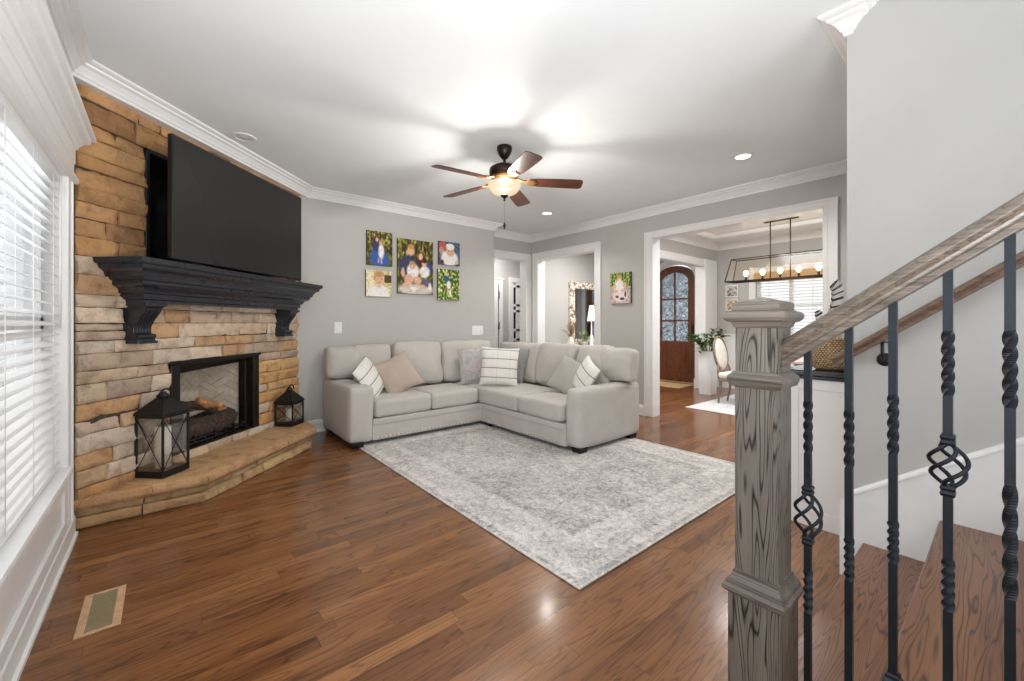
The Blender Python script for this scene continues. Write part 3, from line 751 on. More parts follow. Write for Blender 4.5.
arm((1.39, YF, .045), (1.645, YB - .0, .612), 1); arm((XF + .03, 2.585, .045), (XB + .025, 2.785, .612), 2)
def seat(a, c, sd):
    b = B(); so(b, a, c, r=.045, n=12, crown=(0, .0, .09), wob=.006, seed=sd); return b.obj('seat_cushion', M['fabric'], sofa)
seat((1.65, YF - .015, .272), (2.293, YB - .3, .462), 3); seat((2.297, YF - .015, .272), (2.935, YB - .3, .462), 4)
seat((2.945, 3.455, .272), (XB - .3, YB - .3, .462), 5); seat((2.945, 2.792, .272), (XB - .3, 3.45, .462), 6)
def backc(boxes, sd, tilt=0, axis='X', piv=None):
    b = B()
    for a, c in boxes:
        Mx = None
        if tilt: P = Vector((piv[0] - SX, piv[1] - SY, piv[2])); Mx = Matrix.Translation(P) @ Matrix.Rotation(tilt, 4, axis) @ Matrix.Translation(-P)
        so(b, a, c, r=.05, n=16, crown=(.0, .5, .03) if axis == 'X' else (.5, .0, .03), wob=.02, seed=sd, M=Mx)
    return b.obj('back_cushion', M['fabric'], sofa)
t_ = math.radians(-9)
yk = YB - .14
backc([((1.66, yk - .2, .45), (2.115, yk, .975)), ((1.375, yk - .19, .61), (1.85, yk, .972))], 7, t_, 'X', (2, yk, .45))
backc([((2.14, yk - .22, .45), (2.79, yk - .0, .99))], 8, t_, 'X', (2, yk, .45))
backc([((2.815, yk - .2, .45), (3.62, yk, .985))], 9, t_, 'X', (2, yk, .45))
xk = XB - .14; t2 = math.radians(9)
backc([((xk - .19, 3.92, .45), (xk, 4.74, .965))], 10, t2, 'Y', (xk, 3, .45))
backc([((xk - .22, 3.285, .45), (xk, 3.89, .98))], 11, t2, 'Y', (xk, 3, .45))
backc([((xk - .2, 2.80, .45), (xk, 3.26, .975)), ((xk - .19, 2.53, .615), (xk, 3.05, .97))], 12, t2, 'Y', (xk, 3, .45))
for x, y in ((1.47, YF + .03), (1.47, 4.98), (XF + .07, YF - .1), (XF + .09, 2.65), (3.87, 2.65), (3.87, 4.97), (2.4, 4.98), (3.87, 3.9)):
    b = B(); b.sq([(.0125, .05), (.06, .058)], (x - SX, y - SY)); b.obj('leg', M['black'], sofa, bevel=.004)
b = B()
def nail(c, n):
    c = Vector(c); n = Vector(n); a = n.cross(Vector((0, 0, 1))).normalized(); u = Vector((0, 0, 1)); r = .0135
    b.smooth = True
    b.rings([[c + (a*math.cos(t) + u*math.sin(t))*r*k + n*h for t in [2*PI*i/8 for i in range(8)]] for k, h in ((1, 0), (.85, .005), (.4, .008))])
x = 1.67
while x < XF - .01: nail((x - SX, YF - .001 - SY, .075), (0, -1, 0)); x += .046
nail_m = plain('pale_nickel', (215, 212, 206), .35, metal=.7); b.obj('nailhead_trim', nail_m, sofa); b = B()
y = YF - .02
while y > 2.80: nail((XF - .001 - SX, y - SY, .075), (-1, 0, 0)); y -= .046
b.obj('nailhead_trim', nail_m, sofa)

# throw pillows
def pillow(label, mat, loc, w, h, t, yaw, tilt=0.0, roll=0.0, sd=0.0):
    b = B(); b.smooth = True; N_ = 18
    def f(u, v, s):
        a, c = 2*u - 1, 2*v - 1
        x = w/2 * a * (1 - .07*(1 - c*c)); z = h/2 * c * (1 - .07*(1 - a*a))
        th = t/2 * (max(0, (1 - a*a)*(1 - c*c))) ** .42
        p = Vector((x, s*th, z)); k = noise.noise_vector(Vector((x*7 + sd, z*7, s + sd)))
        return p + k * .008 * (1 if abs(a) < .99 and abs(c) < .99 else .3)
    b.grid(lambda u, v: f(u, v, -1), N_, N_); b.grid(lambda u, v: f(1-u, v, 1), N_, N_)
    o = b.obj('throw_pillow', mat, None, merge=True)
    o.matrix_world = Matrix.Translation(loc) @ Matrix.Rotation(yaw, 4, 'Z') @ Matrix.Rotation(-tilt, 4, 'X') @ Matrix.Rotation(roll, 4, 'Y')
    return tag(o, label, 'pillow', 'throw pillows on the sofa')
R_ = math.radians
pillow('white plaid pillow leaning at the left arm of the sofa', M['plaid'], (1.71, 4.46, .645), .40, .42, .13, R_(38), R_(26), R_(-24), 1)
pillow('plain beige pillow tilted against the left back cushions', M['beige'], (2.05, 4.50, .665), .44, .44, .15, R_(-12), R_(26), R_(-24), 2)
pillow('paisley printed pillow left of the central plaid pillow', M['paisley'], (3.10, 4.46, .705), .44, .46, .13, R_(-18), R_(14), R_(-3), 3)
pillow('white plaid pillow standing in the corner of the sofa', M['plaid'], (3.21, 4.09, .71), .48, .48, .14, R_(-40), R_(12), R_(3), 4)
pillow('dark grey printed pillow behind the corner plaid pillow', M['greyprint'], (3.54, 4.26, .72), .46, .46, .14, R_(-62), R_(14), R_(10), 5)
pillow('plain grey pillow tilted against the right wing back cushions', M['taupe'], (3.50, 3.20, .655), .42, .42, .14, R_(-80), R_(28), R_(18), 6)
pillow('white plaid pillow leaning at the right arm of the sofa', M['plaid'], (3.47, 2.94, .665), .40, .40, .13, R_(-112), R_(24), R_(22), 7)

# ------------------------------------------------------------------ rugs
def rug_mat(name, w, h, lo, hi):
    t = NT(name); v = t.coord(); x, y, z = t.sep(v)
    n1 = t.noise(v, 2.2, 5, .7, .8); n2 = t.noise(v, 13, 6, .8, 2.2); n3 = t.noise(v, 60, 3, .7, .5)
    d = t.voro(v, 5.5, 'F1'); w1_ = t.math('PINGPONG', t.math('MULTIPLY', d, 4.0), .5)
    f = t.math('ADD', t.math('MULTIPLY', n2, .85), t.math('ADD', t.math('MULTIPLY', w1_, .09), t.math('ADD', t.math('MULTIPLY', n1, .36), t.math('MULTIPLY', n3, .36))))
    e = t.math('MINIMUM', t.math('SUBTRACT', w/2, t.math('ABSOLUTE', x)), t.math('SUBTRACT', h/2, t.math('ABSOLUTE', y)))
    band = t.ramp(t.math('DIVIDE', e, .5), [(0, (0, 0, 0, 1)), (.02, (0, 0, 0, 1)), (.03, (.8, .8, .8, 1)), (.09, (.8, .8, .8, 1)), (.10, (-.4, -.4, -.4, 1)), (.2, (0, 0, 0, 1)), (.22, (.5, .5, .5, 1)), (.5, (.3, .3, .3, 1)), (.58, (0, 0, 0, 1)), (.66, (0, 0, 0, 1)), (.72, (.9, .9, .9, 1)), (1, (.6, .6, .6, 1))])
    f = t.math('SUBTRACT', f, t.math('MULTIPLY', band, .10))
    c = t.ramp(f, [(.60, lin(lo)), (.74, lin([(a + b_)/2 + 8 for a, b_ in zip(lo, hi)])), (.90, lin(hi))])
    t.set(c, .98, spec=.1); t.bump(t.noise(v, 300, 2), .4, .004); return t.m
def rug(name, label, x0, x1, y0, y1, lo, hi):
    w, h = x1-x0, y1-y0
    b = B(); b.rbox((0, 0, .0065), (w, h, .011), r=.004, n=10)
    o = b.obj(name, rug_mat(name + '_weave', w, h, lo, hi), None, loc=((x0+x1)/2, (y0+y1)/2, 0)); return tag(o, label, 'rug')
rug('area_rug', 'large distressed pale grey area rug in front of the sofa', 1.485, 3.88, 1.287, 4.36, (138, 135, 134), (226, 222, 217))
rug('area_rug', 'pale rug under the dining table and oval-back chair', 5.90, 7.75, .9, 3.08, (186, 186, 190), (226, 224, 222))

# ------------------------------------------------------------------ canvas prints
def blob(c, px, py, items, x, y):
    for (cx, cy, rx, ry, col, soft) in items:
        d = ((x-cx)/rx)**2 + ((y-cy)/ry)**2
        if d < 1: k = min(1, (1-d) / (soft*1.7)); c = [a + (b_-a)*k for a, b_ in zip(c, col)]
    return c
def canvas(label, axis, a0, a1, z0, z1, c, bgf, items, group, sd):
    w, h = a1-a0, z1-z0; D = .035
    loc = ((a0+a1)/2, c, (z0+z1)/2) if axis == 'Y' else (c, (a0+a1)/2, (z0+z1)/2)
    rz = 0 if axis == 'Y' else -PI/2
    t = thing('canvas_print', label, 'picture', loc, rz, group)
    b = B(); nu = int(w/.006); nv = int(h/.006); pts = []
    b.box((-w/2, -D + .001, -h/2), (w/2, -.001, h/2)); b.obj('stretched_canvas', M['canvas_side'], t, bevel=.002, seg=1)
    b = B()
    for j in range(nv + 1):
        for i in range(nu + 1):
            u, v = i/nu, j/nv
            n = noise.noise((u*14 + sd, v*14, sd)); n2 = noise.noise((u*40, v*40 + sd, sd)); n3 = noise.noise((u*24 + sd, v*3, sd*2))
            cc = bgf(u, v, n, n2, n3)
            cc = blob(cc, 0, 0, items, u + n*.015, v + n2*.008)
            cc = [max(0, min(255, q * (1 + n2*.16 + n*.06))) for q in cc]
            b.col = lin(cc); b.v.append((-w/2 + w*u, -D, -h/2 + h*v)); b.vc.append(b.col)
    for j in range(nv):
        for i in range(nu): b.f.append((j*(nu+1)+i, j*(nu+1)+i+1, (j+1)*(nu+1)+i+1, (j+1)*(nu+1)+i)); b.mi.append(0); b.sm.append(False)
    b.obj('print', M['print'], t, vcol=True); return t
M['canvas_side'] = plain('dark_canvas_edge', (70, 66, 56), .8, var=.2)
pm_ = NT('printed_picture'); at_ = pm_.new('ShaderNodeAttribute'); at_.attribute_name = 'tone'; pm_.set(at_.outputs['Color'], .55, spec=.3); M['print'] = pm_.m
def mixc(a, b, k): k = max(0, min(1, k)); return [p + (q-p)*k for p, q in zip(a, b)]
def woods(u, v, n, n2, n3):
    c = mixc([62, 58, 26], [150, 140, 60], .5 + n*1.1 + (v - .5)*.4)
    if n3 > .18 and v > .35: c = mixc(c, [40, 30, 20], .75)
    if n > .2 and v > .6: c = mixc(c, [190, 184, 110], (n - .2)*2.5)
    if v < .2: c = mixc(c, [80, 70, 40], .5)
    return c
def leafy(u, v, n, n2, n3):
    c = mixc([60, 84, 30], [170, 190, 90], .45 + n*1.2)
    if n > .18: c = mixc(c, [222, 226, 180], (n - .18)*2.5)
    return c
SK, WHT, NAVY, BLUE, HAIRB, HAIRD, JEAN = [226, 178, 152], [240, 236, 232], [58, 66, 98], [48, 92, 170], [196, 150, 96], [66, 40, 28], [88, 104, 134]
GRP = 'family canvas prints on the back wall'
canvas('canvas print of a seated woman in blue holding a child, top left of the group', 'Y', 1.912, 2.240, 1.973, 2.398, 5.11, woods,
       [(.5, .16, .42, .2, BLUE, .2), (.45, .3, .36, .24, BLUE, .3), (.38, .58, .2, .2, [52, 60, 104], .3), (.33, .76, .11, .11, HAIRD, .4), (.38, .75, .07, .08, SK, .4), (.55, .42, .14, .28, WHT, .4), (.53, .67, .09, .07, SK, .4), (.53, .72, .09, .05, HAIRB, .5), (.44, .14, .04, .1, SK, .5), (.56, .12, .04, .1, SK, .5)], GRP, 1.3)
canvas('canvas print of a smiling fair-haired boy in white, lower left of the group', 'Y', 1.900, 2.226, 1.582, 1.908, 5.11,
       lambda u, v, n, n2, n3: mixc([190, 170, 110], [240, 228, 190], .6 + n + (.4 if u < .3 else -.2 if u > .7 else 0)) if not (u > .72 and .55 < v < .85) else [84, 66, 34],
       [(.5, .1, .48, .4, WHT, .25), (.5, .42, .1, .12, SK, .5), (.52, .66, .2, .24, SK, .25), (.5, .86, .22, .14, HAIRB, .35), (.33, .72, .05, .12, HAIRB, .4), (.45, .68, .025, .02, [90, 60, 50], .5), (.59, .68, .025, .02, [90, 60, 50], .5), (.52, .55, .07, .02, [180, 90, 90], .5)], GRP, 4.1)
canvas('largest canvas print, a family of four sitting among trees', 'Y', 2.312, 2.826, 1.637, 2.354, 5.11, woods,
       [(.5, .08, .62, .12, [210, 202, 190], .3), (.3, .5, .29, .22, NAVY, .25), (.36, .79, .11, .105, SK, .3), (.36, .87, .12, .06, HAIRB, .4), (.66, .62, .15, .18, HAIRD, .35), (.64, .7, .075, .08, SK, .35), (.86, .5, .12, .14, [70, 82, 140], .4),
        (.14, .38, .06, .12, SK, .4), (.42, .42, .2, .16, WHT, .3), (.4, .52, .1, .08, SK, .35), (.4, .57, .1, .05, HAIRB, .5), (.75, .42, .17, .13, WHT, .3), (.74, .57, .085, .075, SK, .35), (.74, .62, .085, .045, HAIRD, .5),
        (.3, .26, .16, .12, SK, .3), (.55, .25, .13, .09, SK, .3), (.8, .22, .16, .09, [104, 96, 120], .3), (.7, .14, .1, .05, SK, .4), (.9, .14, .06, .1, WHT, .4), (.2, .16, .1, .05, SK, .4), (.45, .1, .15, .04, WHT, .4)], GRP, 7.7)
canvas('canvas print of a baby in white knitwear, top right of the group', 'Y', 2.916, 3.258, 2.066, 2.392, 5.11,
       lambda u, v, n, n2, n3: mixc([56, 70, 92], [96, 120, 140], .5 + n),
       [(.18, .8, .2, .25, [190, 90, 84], .3), (.12, .6, .16, .2, [200, 150, 130], .4), (.5, .3, .46, .38, WHT, .25), (.53, .6, .22, .24, SK, .25), (.53, .8, .24, .16, WHT, .3), (.46, .6, .03, .025, [70, 50, 46], .5), (.6, .6, .03, .025, [70, 50, 46], .5), (.53, .48, .05, .025, [200, 110, 110], .5), (.15, .12, .1, .1, [120, 40, 40], .4), (.85, .15, .12, .1, SK, .4)], GRP, 9.2)
canvas('canvas print of a child in blue walking in grass, lower right of the group', 'Y', 2.902, 3.248, 1.576, 2.004, 5.11, leafy,
       [(.43, .7, .12, .13, BLUE, .3), (.43, .82, .08, .06, SK, .4), (.5, .48, .11, .16, WHT, .35), (.45, .28, .05, .14, SK, .4), (.57, .24, .05, .16, WHT, .4)], GRP, 12.4)
canvas('canvas print of a group in white on the wall between the two openings', 'X', 3.367, 3.708, 1.527, 1.962, 4.98,
       lambda u, v, n, n2, n3: leafy(u, v, n, n2, n3) if v > .55 else mixc([216, 200, 196], [150, 130, 126], .3 + n*1.5),
       [(.45, .8, .14, .13, SK, .35), (.45, .88, .14, .06, HAIRB, .4), (.45, .55, .3, .25, WHT, .3), (.72, .6, .12, .1, SK, .4), (.2, .55, .13, .1, SK, .4), (.5, .25, .42, .24, [236, 222, 220], .3), (.35, .22, .1, .05, [80, 60, 60], .4), (.6, .15, .14, .05, [60, 48, 50], .4), (.75, .3, .05, .12, [70, 56, 60], .4), (.3, .4, .08, .07, SK, .4), (.62, .42, .08, .07, SK, .4)], None, 15.9)
# switches
def plate(label, x0, x1, z0, z1, n):
    t = thing('light_switch', label, 'light switch', ((x0+x1)/2, 5.11, (z0+z1)/2)); w, h = x1-x0, z1-z0
    B().box((-w/2, -.007, -h/2), (w/2, -.0005, h/2)).obj('plate', M['white'], t, bevel=.003)
    for i in range(n):
        c = (i - (n-1)/2) * w/n * .92
        B().box((c - .017, -.011, -.034), (c + .017, -.006, .034)).obj('rocker', M['white'], t, bevel=.002)
plate('single white light switch on the back wall above the sofa left end', 1.534, 1.620, 1.128, 1.260, 1)
plate('wide white light switch on the back wall near its right edge', 3.49, 3.69, 1.072, 1.210, 3)

# floor vent
vt = thing('floor_vent', 'tan wood-framed vent grille set in the floor by the window', 'vent', (-.209, 2.532, 0))
fvm = plain('tan_wood', (196, 156, 122), .5, var=.08)
b = B(); hw, hl = .069, .169
b.box((-hw, -hl, .0005), (-hw + .028, hl, .006)).box((hw - .028, -hl, .0005), (hw, hl, .006)).box((-hw + .028, -hl, .0005), (hw - .028, -hl + .02, .006)).box((-hw + .028, hl - .02, .0005), (hw - .028, hl, .006))
b.obj('frame', fvm, vt, bevel=.0015, seg=1)
b = B()
for i in range(22): y = -hl + .028 + i*.0138; b.box((-hw + .028, y, .0015), (hw - .028, y + .008, .004))
b.obj('louvres', plain('olive_metal', (160, 144, 112), .5, metal=.2), vt)
B().box((-hw + .028, -hl + .02, .0003), (hw - .028, hl - .02, .0013)).obj('duct_plate', plain('dark_duct', (60, 50, 38), .8), vt)

# ------------------------------------------------------------------ ceiling fan
FC = (2.267, 2.818)
fan = thing('ceiling_fan', 'five-blade dark wood ceiling fan with a lit glass bowl', 'ceiling fan', (FC[0], FC[1], CZ))
bronze = plain('dark_bronze', (48, 36, 30), .35, metal=.7, var=.15); brass = plain('antique_brass', (150, 110, 70), .35, metal=.8, var=.15)
b = B(); b.lathe([(.0, 0), (.065, 0), (.066, -.03), (.055, -.06), (.04, -.085), (.022, -.105), (0, -.108)]); b.obj('canopy', bronze, fan)
b = B(); b.tube([(0, 0, -.10), (0, 0, -.18)], .013, 12); b.obj('downrod', bronze, fan)
b = B(); b.lathe([(0, -.155), (.03, -.155), (.045, -.165), (.10, -.172), (.128, -.19), (.134, -.215), (.13, -.245), (.115, -.258), (.0, -.26)], seg=32); b.obj('motor_housing', bronze, fan)
b = B(); b.lathe([(0, -.255), (.11, -.255), (.118, -.268), (.10, -.285), (.07, -.292), (.075, -.305), (.085, -.315), (.0, -.32)], seg=32); b.obj('switch_housing', brass, fan)
blade_m = wood('walnut_blade', 'X', [(.2, (48, 24, 16)), (.5, (82, 42, 28)), (.8, (110, 60, 40))], along=3, across=22, rings=7, rough=.35)
def poly_plate(b, pts, t): # pts (x,y) outline, thickness t
    b.rings([[(x, y, -t/2) for x, y in pts], [(x, y, t/2) for x, y in pts]])
for k in range(5):
    a_ = math.radians(-38 + 72*k)
    b = B(); o_ = [(.215, -.05), (.30, -.062), (.45, -.069), (.60, -.072)]
    tip = [(.60 + .078*math.sin(t), -.072*math.cos(t)) for t in [PI*i/10 for i in range(1, 10)]]
    # rounded-corner square tip
    tip = [(.655, -.071), (.668, -.064), (.677, -.05), (.68, -.03), (.68, .03), (.677, .05), (.668, .064), (.655, .071)]
    poly_plate(b, o_ + tip + [(x, -y) for x, y in reversed(o_)], .007)
    bo = b.obj('blade', blade_m, fan, bevel=.0015, seg=1)
    bo.matrix_local = Matrix.Rotation(a_, 4, 'Z') @ Matrix.Translation((0, 0, -.298)) @ Matrix.Rotation(math.radians(1.8), 4, 'Y') @ Matrix.Rotation(math.radians(-12), 4, 'X')
    b = B()
    b.tube([(.09, 0, .028), (.13, 0, .02), (.17, .0, .006), (.20, 0, .006)], .011, 8)
    poly_plate(b, [(.185, -.012), (.21, -.04), (.25, -.045), (.27, -.03), (.262, -.012), (.29, 0), (.262, .012), (.27, .03), (.25, .045), (.21, .04), (.185, .012)], .006)
    b.v = [(x, y, z - (.006 if i >= 8*4 else 0)) for i, (x, y, z) in enumerate(b.v)]
    io = b.obj('blade_iron', brass, bo)
bowl = NT('frosted_glass_bowl')
e_ = bowl.new('ShaderNodeEmission'); lw_ = bowl.new('ShaderNodeLayerWeight'); lw_.inputs[0].default_value = .35
bowl.l.new(bowl.ramp(lw_.outputs['Facing'], [(0, (255, 236, 204)), (.8, (244, 214, 170))]), e_.inputs[0]); e_.inputs[1].default_value = .6
tr_ = bowl.new('ShaderNodeBsdfTransparent'); tr_.inputs[0].default_value = (1, .97, .92, 1)
gl_ = bowl.new('ShaderNodeBsdfGlossy'); gl_.inputs[0].default_value = (.05, .05, .05, 1); gl_.inputs['Roughness'].default_value = .25
m1 = bowl.new('ShaderNodeAddShader'); bowl.l.new(e_.outputs[0], m1.inputs[0]); bowl.l.new(gl_.outputs[0], m1.inputs[1])
m2 = bowl.new('ShaderNodeMixShader'); m2.inputs[0].default_value = .4; bowl.l.new(m1.outputs[0], m2.inputs[1]); bowl.l.new(tr_.outputs[0], m2.inputs[2]); bowl.l.new(m2.outputs[0], bowl.out.inputs[0])
b = B(); b.lathe([(.142, -.318), (.144, -.322), (.14, -.345), (.125, -.375), (.10, -.40), (.06, -.418), (0, -.425)], seg=36); b.obj('light_bowl', bowl.m, fan)
b = B(); b.lathe([(0, -.418), (.034, -.421), (.034, -.428), (.02, -.44), (.01, -.446), (.008, -.46), (.011, -.466), (0, -.474)], seg=16); b.obj('finial', bronze, fan)
b = B(); b.tube([(.0, 0, -.47), (0.0, .0, -.655)], .0008, 5)
b.lathe([(0, -.655), (.006, -.66), (.011, -.675), (.012, -.69), (.008, -.70), (0, -.705)], seg=10); b.tube([(.0, .0, -.69), (-.012, -.012, -.715)], .006, 6); b.obj('pull_chain', M['black'], fan)
point('fan_bulb', (FC[0], FC[1], CZ - .365), 72, (1.0, .96, .92), .035)

# recessed ceiling lights
def can(label, x, y, on=True):
    t = thing('recessed_light', label, 'ceiling light', (x, y, CZ), 0, 'recessed ceiling lights')
    b = B(); b.lathe([(.060, -.001), (.088, -.001), (.09, -.004), (.084, -.008), (.064, -.01), (.060, -.006), (.060, -.001)], seg=28, cap=False); b.obj('trim_ring', M['white'], t)
    b = B(); b.lathe([(0, -.001), (.061, -.001), (.061, -.004), (0, -.005)], seg=24)
    b.obj('lens', emitter('lit_lens', (255, 250, 240), 6.0) if on else plain('unlit_lens', (214, 214, 214), .3), t)
    if on: spot('downlight', (x, y, CZ - .03), 26, (1, .95, .88), 140)
can('lit recessed ceiling light above the dining room opening', 4.067, 1.57)
can('lit recessed ceiling light beyond the fan near the hall doorway', 4.081, 4.13)
can('unlit recessed ceiling light above the television', .50, 4.04, False)

# ------------------------------------------------------------------ staircase
st = thing('staircase', 'oak staircase treads rising along the right-hand wall', 'staircase', (0, 0, 0))
NY = [.455, .197, -.058, -.313, -.568]; TZ = [.195, .398, .595, .79, .985]
SX0, SX1 = 1.225, 2.578
for k in range(5):
    b = B(); t = .03; y1 = NY[k]; y0 = (NY[k+1] if k < 4 else NY[k] - .255) - .028
    if k == 0: pl = [(SX0, y0), (SX1, y0), (SX1, y1), (1.395, y1), (1.395, .38), (SX0, .38)]
    else: pl = [(SX0, y0), (SX1, y0), (SX1, y1), (SX0, y1)]
    b.prism(pl, TZ[k] - t, TZ[k]); b.obj('tread', M['tread'], st, bevel=.006, seg=3)
    zb = TZ[k-1] if k else 0
    b = B(); xa = 1.395 if k == 0 else SX0 + .022
    b.box((xa, y1 - .045, zb), (SX1, y1 - .028, TZ[k] - t)); b.obj('riser', M['white'], st)
b = B(); pl = []
pl = [(.40, 0), (.40, TZ[0] - .03), (NY[1] - .03, TZ[0] - .03), (NY[1] - .03, TZ[1] - .03), (NY[2] - .03, TZ[1] - .03), (NY[2] - .03, TZ[2] - .03), (NY[3] - .03, TZ[2] - .03), (NY[3] - .03, TZ[3] - .03), (NY[4] - .03, TZ[3] - .03), (NY[4] - .03, TZ[4] - .03), (-.82, TZ[4] - .03), (-.82, 0)]
for i in range(5):  # outer stringer boards, step by step
    ya = [.384, NY[1] - .03, NY[2] - .03, NY[3] - .03, NY[4] - .03, -.83]
    b.box((SX0 + .02, ya[i+1], 0), (SX0 + .04, ya[i], TZ[i] - .03))
b.obj('stringer', M['white'], st)
b = B()
def sk(y): return .385 + (.53 - y) * .70
b.rings([[(SX1, y, z) for y, z in ((.545, 0), (.545, .36), (.50, sk(.50)), (-.85, sk(-.85)), (-.85, 0))], [(2.598, y, z) for y, z in ((.545, 0), (.545, .36), (.50, sk(.50)), (-.85, sk(-.85)), (-.85, 0))]])
b.rings([[(2.598 - dx, .50, sk(.50) + dz) for dx, dz in ((0, 0), (.026, 0), (.024, .012), (.012, .022), (0, .024))], [(2.598 - dx, -.85, sk(-.85) + dz) for dx, dz in ((0, 0), (.026, 0), (.024, .012), (.012, .022), (0, .024))]])
b.obj('skirt_board', M['white'], st)

bal = thing('stair_railing', 'grey-stained oak newel and handrail with twisted black iron balusters', 'railing', (1.32, .456, 0))
NXc, NYc = 1.32, .456
b = B()
b.sq([(0, .068), (.476, .068), (.478, .073), (.486, .0805), (.496, .080), (.502, .074), (.512, .072), (.52, .066), (.53, .06), (.541, .058), (.542, .0545), (1.066, .0545), (1.068, .056), (1.072, .066), (1.08, .069), (1.09, .0715), (1.10, .069), (1.106, .062), (1.112, .058), (1.113, .0535), (1.236, .0535), (1.238, .058), (1.246, .0605), (1.252, .063), (1.254, .07), (1.258, .075), (1.266, .080), (1.274, .080), (1.281, .074), (1.284, .066), (1.287, .0605), (1.306, .0605), (1.310, .052), (1.325, .0)])
for k, f_ in enumerate(b.f):   # mouldings run across, shafts run upright
    zz = [b.v[i][2] for i in f_]
    if max(zz) - min(zz) < .09: b.mi[k] = 1
b.obj('newel_post', [M['newel'], M['newel_cross']], bal)
def railprof(w, h): # (x, z) cross-section of a moulded handrail, centred, z 0..h
    return [(-w*.36, 0), (w*.36, 0), (w*.36, h*.22), (w*.30, h*.30), (w*.34, h*.42), (w*.5, h*.62), (w*.5, h*.76), (w*.42, h*.92), (w*.2, h), (-w*.2, h), (-w*.42, h*.92), (-w*.5, h*.76), (-w*.5, h*.62), (-w*.34, h*.42), (-w*.30, h*.30), (-w*.36, h*.22)]
def zr(y): return 1.130 + (.402 - y) * .738
b = B(); P = railprof(.062, .072)
b.rings([[(x + 1.32 - NXc, y - NYc, z + zr(y)) for x, z in P] for y in (.404, -.62)])
b.obj('handrail', M['rail'], bal, bevel=.002, seg=2)
def bar(b, z0, z1, tw0, tw1, s=.0078, turns=1.25, c=(0, 0)):
    """square bar from z0 to z1 twisting between tw0 and tw1"""
    zs = [z0]
    if tw1 > tw0: zs += [tw0 + (tw1 - tw0)*i/40 for i in range(41)]
    zs.append(z1); rs_ = []
    for z in zs:
        u = 0 if tw1 <= tw0 else max(0, min(1, (z - tw0)/(tw1 - tw0))); a = u*turns*2*PI + PI/4
        rs_.append([(c[0] + s*1.414*math.cos(a + k*PI/2), c[1] + s*1.414*math.sin(a + k*PI/2), z) for k in range(4)])
    b.rings(rs_)
BAL = [(.3467, 0, (1.041, .900), (.59, .477), (.809, .665)), (.2599, 0, (1.03, .884), (.71, .605), None), (.1775, 1, (1.08, .94), (.783, .685), None), (.0878, 1, (1.232, 1.09), (.732, .62), (1.0, .877)), (.0005, 1, (1.234, 1.077), (.92, .69), None),
       (-.087, 2, (1.29, 1.15), (.98, .88), None), (-.174, 2, (1.43, 1.29), (.94, .83), (1.2, 1.07))]
for y, sidx, up, lo, bk_ in BAL:
    zb, zt = TZ[sidx], zr(y) + .004
    c = (1.32 - NXc, y - NYc)
    b = B()
    if bk_:
        bar(b, zb, bk_[1] + .012, lo[1], lo[0], c=c); bar(b, bk_[0] - .012, zt, up[1], up[0], c=c)
    else:
        zm = (lo[0] + up[1]) / 2; bar(b, zb, zm, lo[1], lo[0], c=c); bar(b, zm, zt, up[1], up[0], c=c)
    bo = b.obj('baluster', M['iron'], bal)
    b = B(); b.sq([(zb, .017), (zb + .008, .017), (zb + .016, .013), (zb + .024, .0125), (zb + .028, .010)], c); b.obj('shoe', M['iron'], bo)
    if bk_:
        b = B(); z1_, z0_ = bk_
        for zc in (z1_ - .006, z0_ + .006):
            b.sq([(zc - .012, .0105), (zc - .006, .0125), (zc, .0105), (zc + .006, .0125), (zc + .012, .0105)], c)
        for k in range(4):
            pts = []
            for i in range(25):
                u = i/24; z = z0_ + .015 + (z1_ - z0_ - .03)*u; r = .006 + .026*math.sin(PI*u)**.8; a = k*PI/2 + u*PI*1.1 + .9
                pts.append((c[0] + r*math.cos(a), c[1] + r*math.sin(a), z))
            b.tube(pts, .0042, 8)
        b.obj('basket', M['iron'], bo)
# wall handrail
wr = thing('wall_handrail', 'brown-grey wooden handrail on the stair wall', 'handrail', (2.535, .49, 1.08))
def zw(y): return (.49 - y) * .745
b = B(); P = railprof(.056, .060)
b.rings([[(x, y - .49, z + zw(y)) for x, z in P] for y in (.56, -.7)]); b.obj('rail', wood('brown_oak_rail', 'Y', [(0.2, (80, 58, 46)), (0.5, (116, 90, 74)), (0.8, (150, 124, 108))], along=1.2, across=70.0, rings=6.0, line=0.45, rough=0.35, dark=(0.26, 0.36)), wr, bevel=.002, seg=2)
for y in (.378, -.45):
    b = B(); b.lathe([(0, 0), (.03, 0), (.031, .004), (.024, .009), (.010, .012), (0, .012)], (0, 0, 0), 20, Matrix.Translation((.0648, y - .49, zw(y) - .085)) @ Matrix.Rotation(-PI/2, 4, 'Y'))
    b.tube([(.055, y - .49, zw(y) - .085), (.02, y - .49, zw(y) - .082), (.004, y - .49, zw(y) - .065), (0, y - .49, zw(y) + .0)], .0065, 8)
    b.cbox((0, y - .49, zw(y) - .001), (.03, .05, .006)); b.obj('bracket', M['black'], wr)

